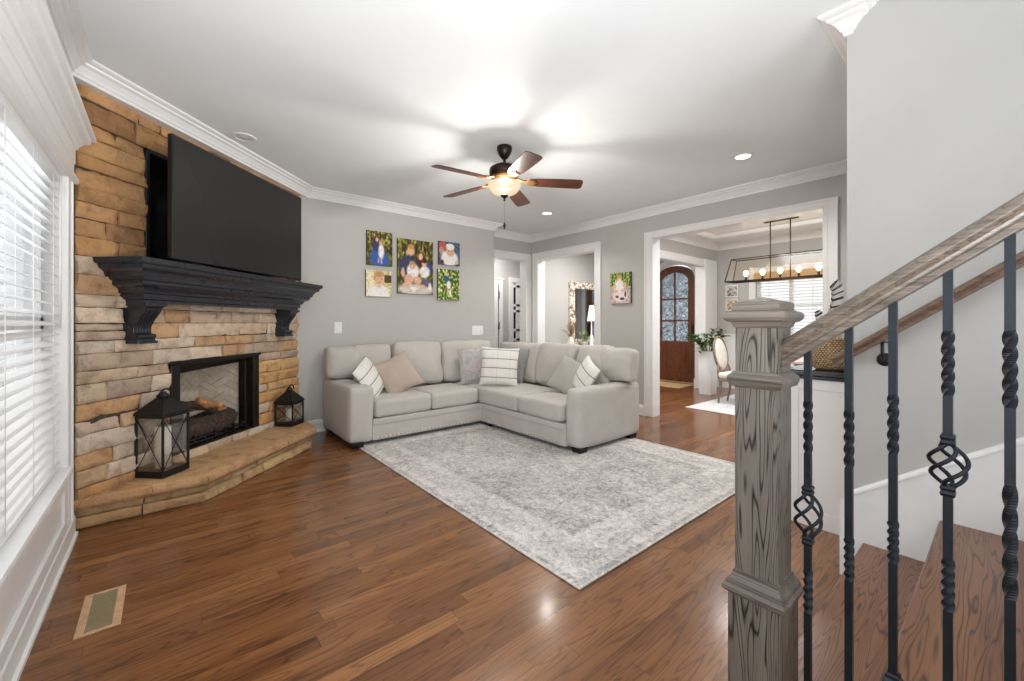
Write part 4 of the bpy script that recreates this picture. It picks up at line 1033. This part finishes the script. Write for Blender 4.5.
# ------------------------------------------------------------------ console behind the stairs, basket with feathers
cb = thing('console_cabinet', 'white distressed cabinet with black top behind the newel post', 'cabinet', (3.05, .545, 0))
def chippy():
    t = NT('chipped_white_paint'); n = t.noise(t.coord(), 11, 5, .7, .8)
    k = t.ramp(n, [(.70, (0, 0, 0, 1)), (.73, (1, 1, 1, 1))]); t.set(t.mix(k, lin((238, 236, 234)), lin((128, 112, 100))), .5); return t.m
b = B(); b.box((0, .0, 0), (1.15, .355, .905)).box((-.004, .004, 0), (0, .05, .905)).box((-.004, .305, 0), (0, .351, .905)).box((-.004, .05, 0), (0, .305, .10)).box((-.004, .05, .84), (0, .305, .905))
b.obj('body', chippy(), cb, bevel=.002, seg=1)
b = B(); b.box((-.028, -.0, .928), (1.18, .385, .96)).box((-.014, .0, .905), (1.165, .37, .928)); b.obj('top', plain('glossy_black_top', (24, 24, 26), .12, var=.1), cb, bevel=.004)
for i in range(2):
    x = .03 + i*.55; b = B(); b.box((x, .355, .1), (x + .53, .37, .88)); d_ = b.obj('door', M['white'], cb, bevel=.003)
    b = B(); b.lathe([(0, 0), (.008, 0), (.008, .015), (.014, .02), (.012, .03), (0, .032)], (0, 0, 0), 12, Matrix.Translation((x + (.48 if i == 0 else .05), .37, .55)) @ Matrix.Rotation(-PI/2, 4, 'X')); b.obj('knob', M['black'], d_)
def wicker():
    t = NT('woven_seagrass'); x, y, z = t.sep(t.coord()); a = t.math('ARCTAN2', y, x)
    w = t.math('SINE', t.math('ADD', t.math('MULTIPLY', a, 40.0), t.math('MULTIPLY', t.math('FLOOR', t.math('MULTIPLY', z, 80.0)), PI)))
    r_ = t.math('SINE', t.math('MULTIPLY', z, 502.0)); n = t.noise(t.coord(), 60, 4)
    f = t.math('ADD', t.math('MULTIPLY', w, .22), t.math('ADD', t.math('MULTIPLY', r_, .15), n))
    t.set(t.ramp(f, [(.2, (92, 68, 46)), (.5, (158, 126, 92)), (.85, (208, 180, 144))]), .85); t.bump(f, .8, .008); return t.m
bsk = thing('wicker_basket', 'round woven basket on the black cabinet top', 'basket', (3.19, .71, .96))
b = B(); b.lathe([(0, .002), (.085, .002), (.10, .012), (.112, .05), (.116, .10), (.11, .15), (.10, .185), (.104, .193), (.094, .195), (.09, .185), (.10, .14), (.104, .09), (.09, .03), (0, .02)], seg=40); b.obj('body', wicker(), bsk)
rx, ry = math.cos(YAW), -math.sin(YAW)  # feathers fan out across the basket
fw_, fb_ = plain('white_barbs', (240, 238, 234), .7), plain('black_barbs', (22, 20, 20), .6)
def feather(label, base, pts, width, yaw, stripes=8, mirror=1):
    t = thing('striped_feather', label, 'feather', base, yaw, 'striped feathers in the basket')
    def cur(u):
        n = len(pts) - 1; i = min(int(u*n), n - 1); f = u*n - i; P0, P1 = pts[max(0, i-1)], pts[i]; P2, P3 = pts[i+1], pts[min(n, i+2)]
        q = lambda k: .5*((2*P1[k]) + (-P0[k]+P2[k])*f + (2*P0[k]-5*P1[k]+4*P2[k]-P3[k])*f*f + (-P0[k]+3*P1[k]-3*P2[k]+P3[k])*f**3)
        return Vector((q(0), 0, q(1)))
    b = B(); b.tube([cur(i/20) for i in range(21)], .0035, 6, .0015); b.obj('quill', fb_, t)
    b = B(); N_ = 64
    for sgn, wk in ((-1, 1.0), (1, .35)):
        for i in range(N_):
            u0, u1 = .30 + .70*i/N_, .30 + .70*(i + .96)/N_
            wv = lambda u: width * wk * min(1, (u - .28)*6) * (1 - max(0, (u - .9))*6)
            p0, p1 = cur(u0), cur(u1); d = (cur(min(1, u0 + .01)) - cur(max(0, u0 - .01))).normalized(); nn = Vector((-d.z, 0, d.x)) * (-sgn) * -mirror
            black = (((u0 - .30)/.70*stripes) % 1 > .66) or u0 > .93
            b.cur = 1 if black else 0
            e0, e1 = p0 + nn*wv(u0) + d*wv(u0)*.5, p1 + nn*wv(u1) + d*wv(u1)*.5
            th = Vector((0, .0012, 0)); bow = Vector((0, -.012, 0))
            b.rings([[p0 - th, p1 - th, e1 + bow - th, e0 + bow - th], [p0 + th, p1 + th, e1 + bow + th, e0 + bow + th]])
    b.obj('vane', [fw_, fb_], t); return t
fy = -YAW
feather('tallest black-and-white striped feather with a black tip, standing in the basket', (3.17, .72, .99), [(-.03, 0), (-.035, .13), (-.015, .27), (.015, .38), (.02, .455), (.004, .49)], .055, fy)
feather('shorter striped feather leaning left in the basket, mostly behind the handrail', (3.17, .72, .99), [(-.02, 0), (-.05, .12), (-.075, .24), (-.09, .33)], .035, fy, 6)
feather('short striped feather leaning right in the basket, below the handrail', (3.20, .69, .99), [(.01, 0), (.03, .10), (.06, .18), (.10, .22)], .03, fy, 5)

# ------------------------------------------------------------------ dining room
dw = sempty('window_2', (8.42, (DWY0 + DWY1)/2, DWZ0), 'dining room window behind a white blind')
b = B(); h = (DWY1 - DWY0)/2; H_ = DWZ1 - DWZ0
for ya, yb, za, zb in ((-h, -h + .06, 0, H_), (h - .06, h, 0, H_), (-h, h, 0, .06), (-h, h, H_ - .06, H_), (.30, .36, 0, H_), (-h, h, H_*.5 - .02, H_*.5 + .02)): b.box((-.02, ya, za), (.02, yb, zb))
b.obj('window_frame', M['white'], dw)
B().box((.0, -h + .03, .03), (.006, h - .03, H_ - .03)).obj('pane', M['glass'], dw)
b = B()
for ya, yb in ((DWY0 - .11, DWY0), (DWY1, DWY1 + .11)): b.box((8.32, ya, .86), (8.35, yb, DWZ1 + .11))
b.box((8.32, DWY0, DWZ1), (8.35, DWY1, DWZ1 + .11)).box((8.30, DWY0 - .13, .90), (8.35, DWY1 + .13, .94))
struct(b.obj('trim_11', M['white'], bevel=.003, seg=1), 'white casing of the dining window')
db = thing('window_blind', 'white slatted blind in the dining room window', 'blind', (8.375, (DWY0 + DWY1)/2, DWZ0))
b = B(); L2 = h - .012
for i in range(21):
    Mx = Matrix.Translation((0, 0, .05 + i*.0535)) @ Matrix.Rotation(math.radians(-24), 4, 'Y'); b.cbox((0, 0, 0), (.05, 2*L2, .003), Mx)
b.obj('slats', M['white'], db)
b = B(); b.box((-.025, -L2, H_ - .055), (.025, L2, H_ - .006)); b.obj('head_rail', M['white'], db)
for y in (-.7, 0, .66): b = B(); b.box((-.027, y - .006, .02), (-.025, y + .006, H_ - .05)); b.obj('ladder_cord', M['white'], db)
ws = thing('tan_band', 'tan folded band across the top of the dining window', 'window shade', (8.335, (DWY0 + DWY1)/2, 1.99))  # tan strip in five folds along the window head
b = B()
for i in range(5): b.box((-.028 - .003*i, -h - .02, .035*i), (-.012 - .003*(i % 2), h + .02, .035*i + .034))
b.obj('folds', fabric('tan_fabric', (206, 172, 130), .12, 90), ws)
for k, (zc, lab) in enumerate(((1.86, 'upper small framed picture left of the dining window'), (1.60, 'lower small framed picture left of the dining window'))):
    t = thing('framed_picture', lab, 'picture', (8.35, 3.42, zc), -PI/2, 'small pictures in the dining room')
    b = B(); w_ = .115
    b.box((-w_, -.022, -w_), (w_, -.001, -w_ + .018)).box((-w_, -.022, w_ - .018), (w_, -.001, w_)).box((-w_, -.022, -w_ + .018), (-w_ + .018, -.001, w_ - .018)).box((w_ - .018, -.022, -w_ + .018), (w_, -.001, w_ - .018)); b.obj('frame', M['white'], t)
    q = NT('floral_print'); n_ = q.noise(q.coord(), 26, 4, .7, 1.2); q.set(q.ramp(n_, [(.42, (96, 92, 88)), (.56, (226, 220, 212))]) if k == 0 else q.ramp(n_, [(.42, (150, 120, 92)), (.56, (230, 220, 206))]), .6)
    B().box((-w_ + .017, -.012, -w_ + .017), (w_ - .017, -.004, w_ - .017)).obj('print', q.m, t)
# chandelier
CX_, CY_ = 6.95, 2.17
ch = thing('chandelier', 'long black-framed glass chandelier with five bulbs over the dining table', 'chandelier', (CX_, CY_, 1.90))
dk = plain('dark_bronze_frame', (52, 44, 38), .4, metal=.6)
hb_, ht_, wb, wt, hh = .725, .645, .15, .10, .345
b = B(); r = .008
cb_ = [(-wb, -hb_, 0), (wb, -hb_, 0), (wb, hb_, 0), (-wb, hb_, 0)]; ct_ = [(-wt, -ht_, hh), (wt, -ht_, hh), (wt, ht_, hh), (-wt, ht_, hh)]
for c in (cb_, ct_):
    for i in range(4): b.tube([c[i], c[(i+1) % 4]], r, 4)
for i in range(4): b.tube([cb_[i], ct_[i]], r, 4)
b.tube([(0, -hb_, 0), (0, hb_, 0)], r, 4); b.tube([(-wt, 0.13, hh), (wt, .13, hh)], r*.8, 4); b.tube([(-wt, -.13, hh), (wt, -.13, hh)], r*.8, 4)
b.obj('frame', dk, ch)
b = B()
for i in range(4): p, q, r2, s2 = cb_[i], cb_[(i+1) % 4], ct_[(i+1) % 4], ct_[i]; b.add([p, q, r2, s2], [(0, 1, 2, 3)])
b.obj('pane', glass('warm_clear_glass', (1, .97, .92), .02, 0.15, 0.2), ch)
for y in (.13, -.13):
    b = B(); b.tube([(0, y, .0), (0, y, .872)], .008, 8); b.obj('rod', dk, ch)
B().box((-.06, -.22, .862), (.06, .22, .879)).obj('canopy', dk, ch, bevel=.003)
bulbm = emitter('glowing_bulb', (255, 216, 150), 9.0)
for i in range(5):
    y = (i - 2)*.2345
    b = B(); b.lathe([(0, .004), (.016, .004), (.016, .07), (.012, .075), (0, .075)], (0, y, 0), 12); so_ = b.obj('socket', dk, ch)
    b = B(); b.lathe([(0, .074), (.012, .076), (.02, .09), (.034, .115), (.036, .13), (.028, .15), (.012, .162), (0, .164)], (0, y, 0), 14); b.obj('bulb', bulbm, so_)
    point('chandelier_bulb', (CX_, CY_ + y, 1.90 + .20), 0.5, (1, .82, .6), .03)
# dining table
tb = thing('dining_table', 'dining table under the chandelier, mostly hidden by the newel post', 'table', (6.85, 1.85, 0))
tw_ = plain('pale_washed_wood', (206, 186, 172), .35, var=.06)
b = B(); b.prism([(.52*math.cos(t)*(1 if abs(math.cos(t)) < .5 else .97), .78*math.sin(t)) for t in [2*PI*i/40 for i in range(40)]], .715, .75); b.obj('tabletop', tw_, tb, bevel=.006)
b = B(); b.lathe([(0, .0125), (.30, .0125), (.30, .04), (.1, .07), (.07, .2), (.09, .4), (.07, .6), (.16, .715), (0, .715)], seg=24); b.obj('pedestal', tw_, tb)
# oval-back dining chair, facing -y (towards the table)
dc = thing('dining_chair', 'oval-back upholstered wooden chair at the end of the dining table', 'chair', (6.72, 2.64, 0.001))
cw = plain('weathered_oak', (132, 112, 96), .5, var=.15); cf = fabric('ivory_linen', (228, 222, 212))
b = B(); b.rbox((0, 0, .45), (.46, .46, .09), r=.035, n=8, crown=(0, 0, .12)); b.obj('seat', cf, dc)
b = B(); b.box((-.225, -.225, .36), (.225, .225, .41)); b.obj('seat_rail', cw, dc, bevel=.008)
def ov(u, k=1.0, dy=0): a = 2*PI*u; return Vector((.215*k*math.cos(a), .235 + .16*(.30 + .27*math.sin(a)*k) + dy, .765 + .265*k*math.sin(a)))
b = B(); b.tube([ov(i/40) for i in range(41)], .019, 8); b.tube([(-.12, .215, .40), (-.11, .235, .56)], .016, 8); b.tube([(.12, .215, .40), (.11, .235, .56)], .016, 8)
for s in (-1, 1): b.tube([(s*.20, .22, .40), (s*.205, .235, .52), (s*.17, .25, .60)], .017, 8)
b.obj('back_frame', cw, dc)
b = B(); b.smooth = True
rr = [[ov(i/32, k, dy) for i in range(32)] for k, dy in ((.92, .012), (.93, -.004), (.8, -.022), (.45, -.034), (.02, -.038))]; b.rings(rr); b.rings([[ov(i/32, .92, .012) for i in range(32)], [ov(i/32, .3, .02) for i in range(32)], [ov(i/32, .02, .021) for i in range(32)]], cap=False); b.obj('backrest', cf, dc)
for x in (-.2, .2):
    b = B(); b.tube([(x, -.2, .38), (x, -.205, .2), (x, -.2, .0135)], .021, 8, .012); b.obj('leg', cw, dc)
    b = B(); b.tube([(x*.9, .21, .38), (x*.85, .215, .2), (x*.8, .25, .0135)], .021, 8, .013); b.obj('leg', cw, dc)
# tall planter with leafy plant
pl = thing('potted_plant', 'leafy green plant in a tall white planter behind the dining chair', 'plant', (7.35, 3.42, 0))
b = B(); b.rings([[(s*math.cos(t), s*math.sin(t), z) for t in [PI/4 + PI/2*k for k in range(4)]] for z, s in ((0, .15), (.04, .15), (.72, .175), (.74, .18), (.76, .18), (.76, .16), (.70, .15))]); b.obj('planter', M['white'], pl, bevel=.004)
leafm = plain('glossy_green_leaf', (62, 98, 44), .35, var=.3, scale=9)
rp = random.Random(5); b = B(); stems = B()
def leaf(b, p, d, L_, w_):
    d = d.normalized(); s = d.cross(Vector((0, 0, 1))); s = s.normalized() if s.length > .01 else Vector((1, 0, 0)); n = s.cross(d)
    rows = []
    for i in range(6):
        u = i/5; c = p + d*L_*u - n*(-1)*L_*.12*math.sin(u*PI) ; w = w_*math.sin(PI*min(1, u*.95 + .03))**.8
        rows.append([c - s*w + n*w*.25, c, c + s*w + n*w*.25])
    b.smooth = True
    b.rings(rows, cap=False, closed=False)
for k in range(26):
    a = rp.uniform(0, 2*PI); R0 = rp.uniform(.18, .34); top = rp.uniform(.78, 1.12) if k % 3 else rp.uniform(.95, 1.2)
    p0 = Vector((.06*math.cos(a), .06*math.sin(a), .72)); p2 = Vector((R0*math.cos(a), R0*math.sin(a), top - .1*R0)); p1 = (p0 + p2)/2 + Vector((0, 0, .14))
    pts = [p0*(1-t)**2 + p1*2*t*(1-t) + p2*t*t for t in [i/7 for i in range(8)]]
    stems.tube(pts, .005, 5, .002)
    for i in range(2, 8):
        for s in (-1, 1):
            d = (pts[i] - pts[i-1]).normalized(); side = d.cross(Vector((0, 0, 1))).normalized()
            leaf(b, pts[i], d*.6 + side*s*.9 + Vector((0, 0, rp.uniform(-.2, .3))), rp.uniform(.08, .12), rp.uniform(.018, .028))
b.obj('leaves', leafm, pl); stems.obj('stems', plain('green_stem', (86, 104, 56), .6), pl)
B().box((-.1, -.1, .66), (.1, .1, .715)).obj('soil', plain('dark_soil', (50, 40, 32), .95, var=.3), pl)

# ------------------------------------------------------------------ front door and foyer
d1 = sempty('door_1', (8.40, 4.61, 0), 'arched brown wooden front door with six textured glass panes')
dwood = wood('mahogany_door', 'Z', [(.2, (78, 40, 22)), (.5, (112, 62, 36)), (.8, (140, 84, 52))], along=2, across=14, rings=7, rough=.35)
hw_ = .45
def az(y, hw=.455, zs=2.18, rise=.29): u = max(-1, min(1, y/hw)); return zs + rise*math.sqrt(max(0, 1 - u*u))
def strip(b, ya, yb, za, ztop, x0, x1, n=10):
    for i in range(n):
        y0_, y1_ = ya + (yb-ya)*i/n, ya + (yb-ya)*(i+1)/n
        b.rings([[(x0, y0_, za(y0_)), (x0, y1_, za(y1_)), (x0, y1_, ztop(y1_)), (x0, y0_, ztop(y0_))], [(x1, y0_, za(y0_)), (x1, y1_, za(y1_)), (x1, y1_, ztop(y1_)), (x1, y0_, ztop(y0_))]])
b = B(); gi = .30 # glass half width
gz0 = .86
ga = lambda y: az(y, .335, 2.06, .27)
c0 = lambda v: (lambda y: v)
strip(b, -hw_, -gi, c0(.01), az, -.022, .022, 6); strip(b, gi, hw_, c0(.01), az, -.022, .022, 6)
strip(b, -gi, gi, ga, az, -.022, .022, 16); b.box((-.022, -gi, .01), (.022, gi, .24)); b.box((-.022, -gi, .72), (.022, gi, gz0)); b.box((-.012, -gi, .24), (.012, gi, .72)); b.box((-.02, -gi + .05, .29), (.02, gi - .05, .67))
b.box((-.016, -.016, gz0), (.016, .016, 2.33))
for z in (1.30, 1.76): b.box((-.016, -gi, z - .016), (.016, gi, z + .016))
b.obj('door_leaf', dwood, d1)
q = NT('textured_glass'); v = q.coord(); n_ = q.noise(v, 22, 4, .75, 2.0); n2 = q.noise(v, 5, 2)
tr = q.new('ShaderNodeBsdfTranslucent'); q.l.new(q.ramp(n_, [(.36, (60, 62, 62)), (.5, (176, 180, 182)), (.62, (246, 246, 244))]), tr.inputs[0])
gl = q.new('ShaderNodeBsdfGlossy'); gl.inputs['Roughness'].default_value = .15
tp = q.new('ShaderNodeBsdfTransparent'); tp.inputs[0].default_value = (.8, .88, .95, 1)
ms = q.new('ShaderNodeMixShader'); ms.inputs[0].default_value = .1; q.l.new(tr.outputs[0], ms.inputs[1]); q.l.new(gl.outputs[0], ms.inputs[2])
ms2 = q.new('ShaderNodeMixShader'); q.l.new(q.ramp(n_, [(.45, (0, 0, 0, 1)), (.60, (.75, .75, .75, 1))]), ms2.inputs[0]); q.l.new(ms.outputs[0], ms2.inputs[1]); q.l.new(tp.outputs[0], ms2.inputs[2]); q.l.new(ms2.outputs[0], q.out.inputs[0])
for ya, yb in ((-gi, -.016), (.016, gi)):
    for za, zb in ((gz0, 1.284), (1.316, 1.744)): B().box((-.004, ya, za), (.004, yb, zb)).obj('pane', q.m, d1)
    b = B(); strip(b, ya, yb, c0(1.776), ga, -.004, .004, 10); b.obj('pane', q.m, d1)
b = B(); b.box((-.03, -hw_ + .03, .95), (-.022, -hw_ + .075, 1.22)); b.tube([(-.03, -hw_ + .052, 1.0), (-.075, -hw_ + .052, 1.0), (-.075, -hw_ + .15, 1.0)], .009, 8); b.lathe([(0, 0), (.024, 0), (.022, .012), (0, .014)], (0, 0, 0), 14, Matrix.Translation((-.03, -hw_ + .052, 1.17)) @ Matrix.Rotation(-PI/2, 4, 'Y'))
b.obj('door_handle', M['black'], d1)
b = B() # arched casing on the foyer side
ao = lambda y: az(y, .58, 2.20, .40); ai = lambda y: az(y, .47, 2.20, .30)
strip(b, -.58, -.47, c0(0), ao, 8.325 - 8.4, 8.35 - 8.4, 6); strip(b, .47, .58, c0(0), ao, -.075, -.05, 6); strip(b, -.47, .47, ai, ao, -.075, -.05, 24)
b.v = [(x + 8.4, y + 4.61, z) for x, y, z in b.v]; struct(b.obj('trim_12', M['white']), 'white arched casing of the front door')
b = B(); b.box((8.28, 4.14, 0.0005), (8.5, 5.08, .012)); struct(b.obj('trim_13', fvm), 'pale wooden front door threshold')
dm = thing('door_mat', 'tan door mat in front of the front door', 'door mat', (7.83, 4.62, 0)); B().rbox((0, 0, .006), (.62, 1.15, .009), r=.004, n=4).obj('mat', plain('tan_coir', (204, 172, 128), .95, var=.15, scale=60), dm)
# mirror, console table and objects through the left opening
MYW = 5.62
mr = thing('wall_mirror', 'ornate whitewashed carved mirror seen through the left opening', 'mirror', (6.62, MYW, .80))
def carved():
    t = NT('carved_whitewash'); v = t.coord(); d = t.voro(v, 20, 'F1'); n = t.noise(v, 40, 3)
    t.set(t.ramp(t.math('ADD', d, t.math('MULTIPLY', n, .2)), [(.3, (240, 234, 222)), (.62, (222, 210, 190)), (.78, (140, 122, 100))]), .7); t.bump(d, -1.0, .02); return t.m
b = B(); mw, mh, fwid = .47, 1.27, .13
for p, q_ in (((-mw, -.06, 0), (-mw + fwid, -.005, mh)), ((mw - fwid, -.06, 0), (mw, -.005, mh)), ((-mw + fwid, -.06, 0), (mw - fwid, -.005, fwid)), ((-mw + fwid, -.06, mh - fwid), (mw - fwid, -.005, mh))): b.box(p, q_)
rq = random.Random(9)
for i in range(60):
    side = i % 4; u = rq.random()
    x, z = ((-mw + fwid*rq.uniform(.2, .8), u*mh), (mw - fwid*rq.uniform(.2, .8), u*mh), (-mw + 2*mw*u, fwid*rq.uniform(.2, .8)), (-mw + 2*mw*u, mh - fwid*rq.uniform(.2, .8)))[side]
    b.lathe([(.028, 0), (.022, .012), (.008, .016), (0, .01)], (0, 0, 0), 8, Matrix.Translation((x, -.058, z)) @ Matrix.Rotation(PI/2, 4, 'X'))
b.obj('frame', carved(), mr, bevel=.006)
gm = NT('mirror_glass'); gm.set(lin((200, 204, 210)), .04, 1.0); B().box((-mw + fwid - .005, -.035, fwid - .005), (mw - fwid + .005, -.02, mh - fwid + .005)).obj('mirror_glass', gm.m, mr)
ct = thing('console_table', 'white console table under the ornate mirror', 'table', (6.5, MYW - .2, 0))
b = B(); b.box((-.75, -.17, .76), (.75, .17, .798)); b.obj('top', M['white'], ct, bevel=.004)
B().box((-.71, -.15, .64), (.71, .15, .76)).obj('apron', M['white'], ct)
for x in (-.70, .70):
    for y in (-.14, .14):
        b = B(); b.rings([[(x - s, y - s, z), (x + s, y - s, z), (x + s, y + s, z), (x - s, y + s, z)] for z, s in ((0, .018), (.64, .026), (.66, .026))]); b.obj('leg', M['white'], ct)
vs = thing('dried_stem_vase', 'vase of dried brown stems standing left of the mirror', 'vase', (5.98, MYW - .22, .798))
b = B(); b.lathe([(0, .0), (.05, 0), (.07, .05), (.065, .12), (.035, .17), (.04, .19), (.03, .19), (.028, .16), (0, .1)], seg=20); b.obj('vase', plain('cream_ceramic', (226, 220, 208), .4), vs)
b = B()
for i in range(26):
    a = rq.uniform(0, 2*PI); l = rq.uniform(.12, .34); R2 = rq.uniform(.05, .24)
    p0 = Vector((0, 0, .12)); p2 = Vector((R2*math.cos(a), R2*math.sin(a)*.7, .18 + l)); p1 = Vector((p2.x*.3, p2.y*.3, .18 + l*.7)); pts = [p0*(1-t)**2 + p1*2*t*(1-t) + p2*t*t for t in [j/6 for j in range(7)]]
    b.tube(pts, .0035, 5, .002)
    for j in range(3, 7): q_ = pts[j]; b.tube([q_, q_ + Vector((rq.uniform(-.04, .04), rq.uniform(-.03, .03), rq.uniform(.01, .05)))], .004, 4, .002)
b.obj('dried_stems', plain('dried_brown_stem', (142, 112, 86), .9, var=.2), vs)
lp = thing('table_lamp', 'white-shaded table lamp standing before the mirror', 'lamp', (6.50, MYW - .295, .798))
b = B(); b.lathe([(0, 0), (.06, 0), (.065, .015), (.03, .03), (.05, .1), (.04, .18), (.015, .23), (.01, .50), (0, .50)], seg=20); b.obj('base', M['white'], lp)
b = B(); b.lathe([(.085, .49), (.042, .80), (.038, .80), (.081, .492), (.085, .49)], seg=24, cap=False); b.obj('lamp_shade', emitter('lit_shade', (255, 250, 240), 1.0), lp)
gp = thing('potted_plant', 'small green plant on the console below the mirror', 'plant', (6.36, MYW - .22, .798))
b = B(); b.lathe([(0, 0), (.05, 0), (.07, .09), (.06, .09), (.045, .02), (0, .02)], seg=18); b.obj('pot', plain('grey_pot', (180, 176, 170), .6), gp)
b = B()
for i in range(60):
    a = rq.uniform(0, 2*PI); p = Vector((rq.uniform(-.10, .10), rq.uniform(-.07, .07), rq.uniform(.10, .26))); leaf(b, p, Vector((math.cos(a), math.sin(a)*.7, rq.uniform(.1, .9))), rq.uniform(.05, .09), .014)
b.obj('leaves', plain('soft_green_leaf', (130, 146, 96), .6, var=.2), gp)
b = B(); b.tube([(0, 0, .02), (0, 0, .16)], .01, 6); b.obj('stem', plain('brown_twig', (120, 100, 70), .8), gp)

# ------------------------------------------------------------------ hall beyond the recess doorway
d2 = sempty('door_2', (5.19, 6.70, 0), 'white hall door ajar with black hinges')
b = B(); b.box((-.42, -.045, .01), (.0, -.012, 2.03)); b.box((-.36, -.052, 1.1), (-.07, -.045, 1.9)).box((-.36, -.052, .2), (-.07, -.045, .95)); b.obj('door_leaf', M['white'], d2, bevel=.003)
b = B(); b.box((.0, -.03, .01), (.028, -.001, 2.03)); b.obj('gap_shade_strip', M['black'], d2)  # black strip standing in for the shade inside the ajar gap
for z in (.35, 1.13, 1.75):
    b = B(); b.tube([(.014, -.048, z), (.014, -.048, z + .14)], .018, 10); b.obj('hinge', M['black'], d2)
b = B(); b.box((4.70, 6.675, 2.04), (5.34, 6.70, 2.15)).box((4.68, 6.665, 2.14), (5.36, 6.70, 2.16)).box((5.225, 6.675, 0), (5.33, 6.70, 2.04)); struct(b.obj('trim_14', M['white']), 'white casing of the hall door')
d3 = sempty('door_3', (5.50, 6.70, 0), 'white hall door with dark glass panes')
b = B(); b.box((0, -.04, .01), (.10, -.005, 2.1)).box((.16, -.04, .01), (.9, -.005, .45))
for z in (.45, .9, 1.1, 1.5, 1.62, 2.02): b.box((.10, -.04, z - .025), (.9, -.005, z + .025))
b.box((.18, -.04, .45), (.9, -.005, 2.1)).box((0, -.045, 2.1), (.9, -.002, 2.2)); b.obj('door_leaf', M['white'], d3)
b = B(); b.box((.10, -.015, .45), (.18, -.01, 2.0)); b.obj('pane', M['niche'], d3)
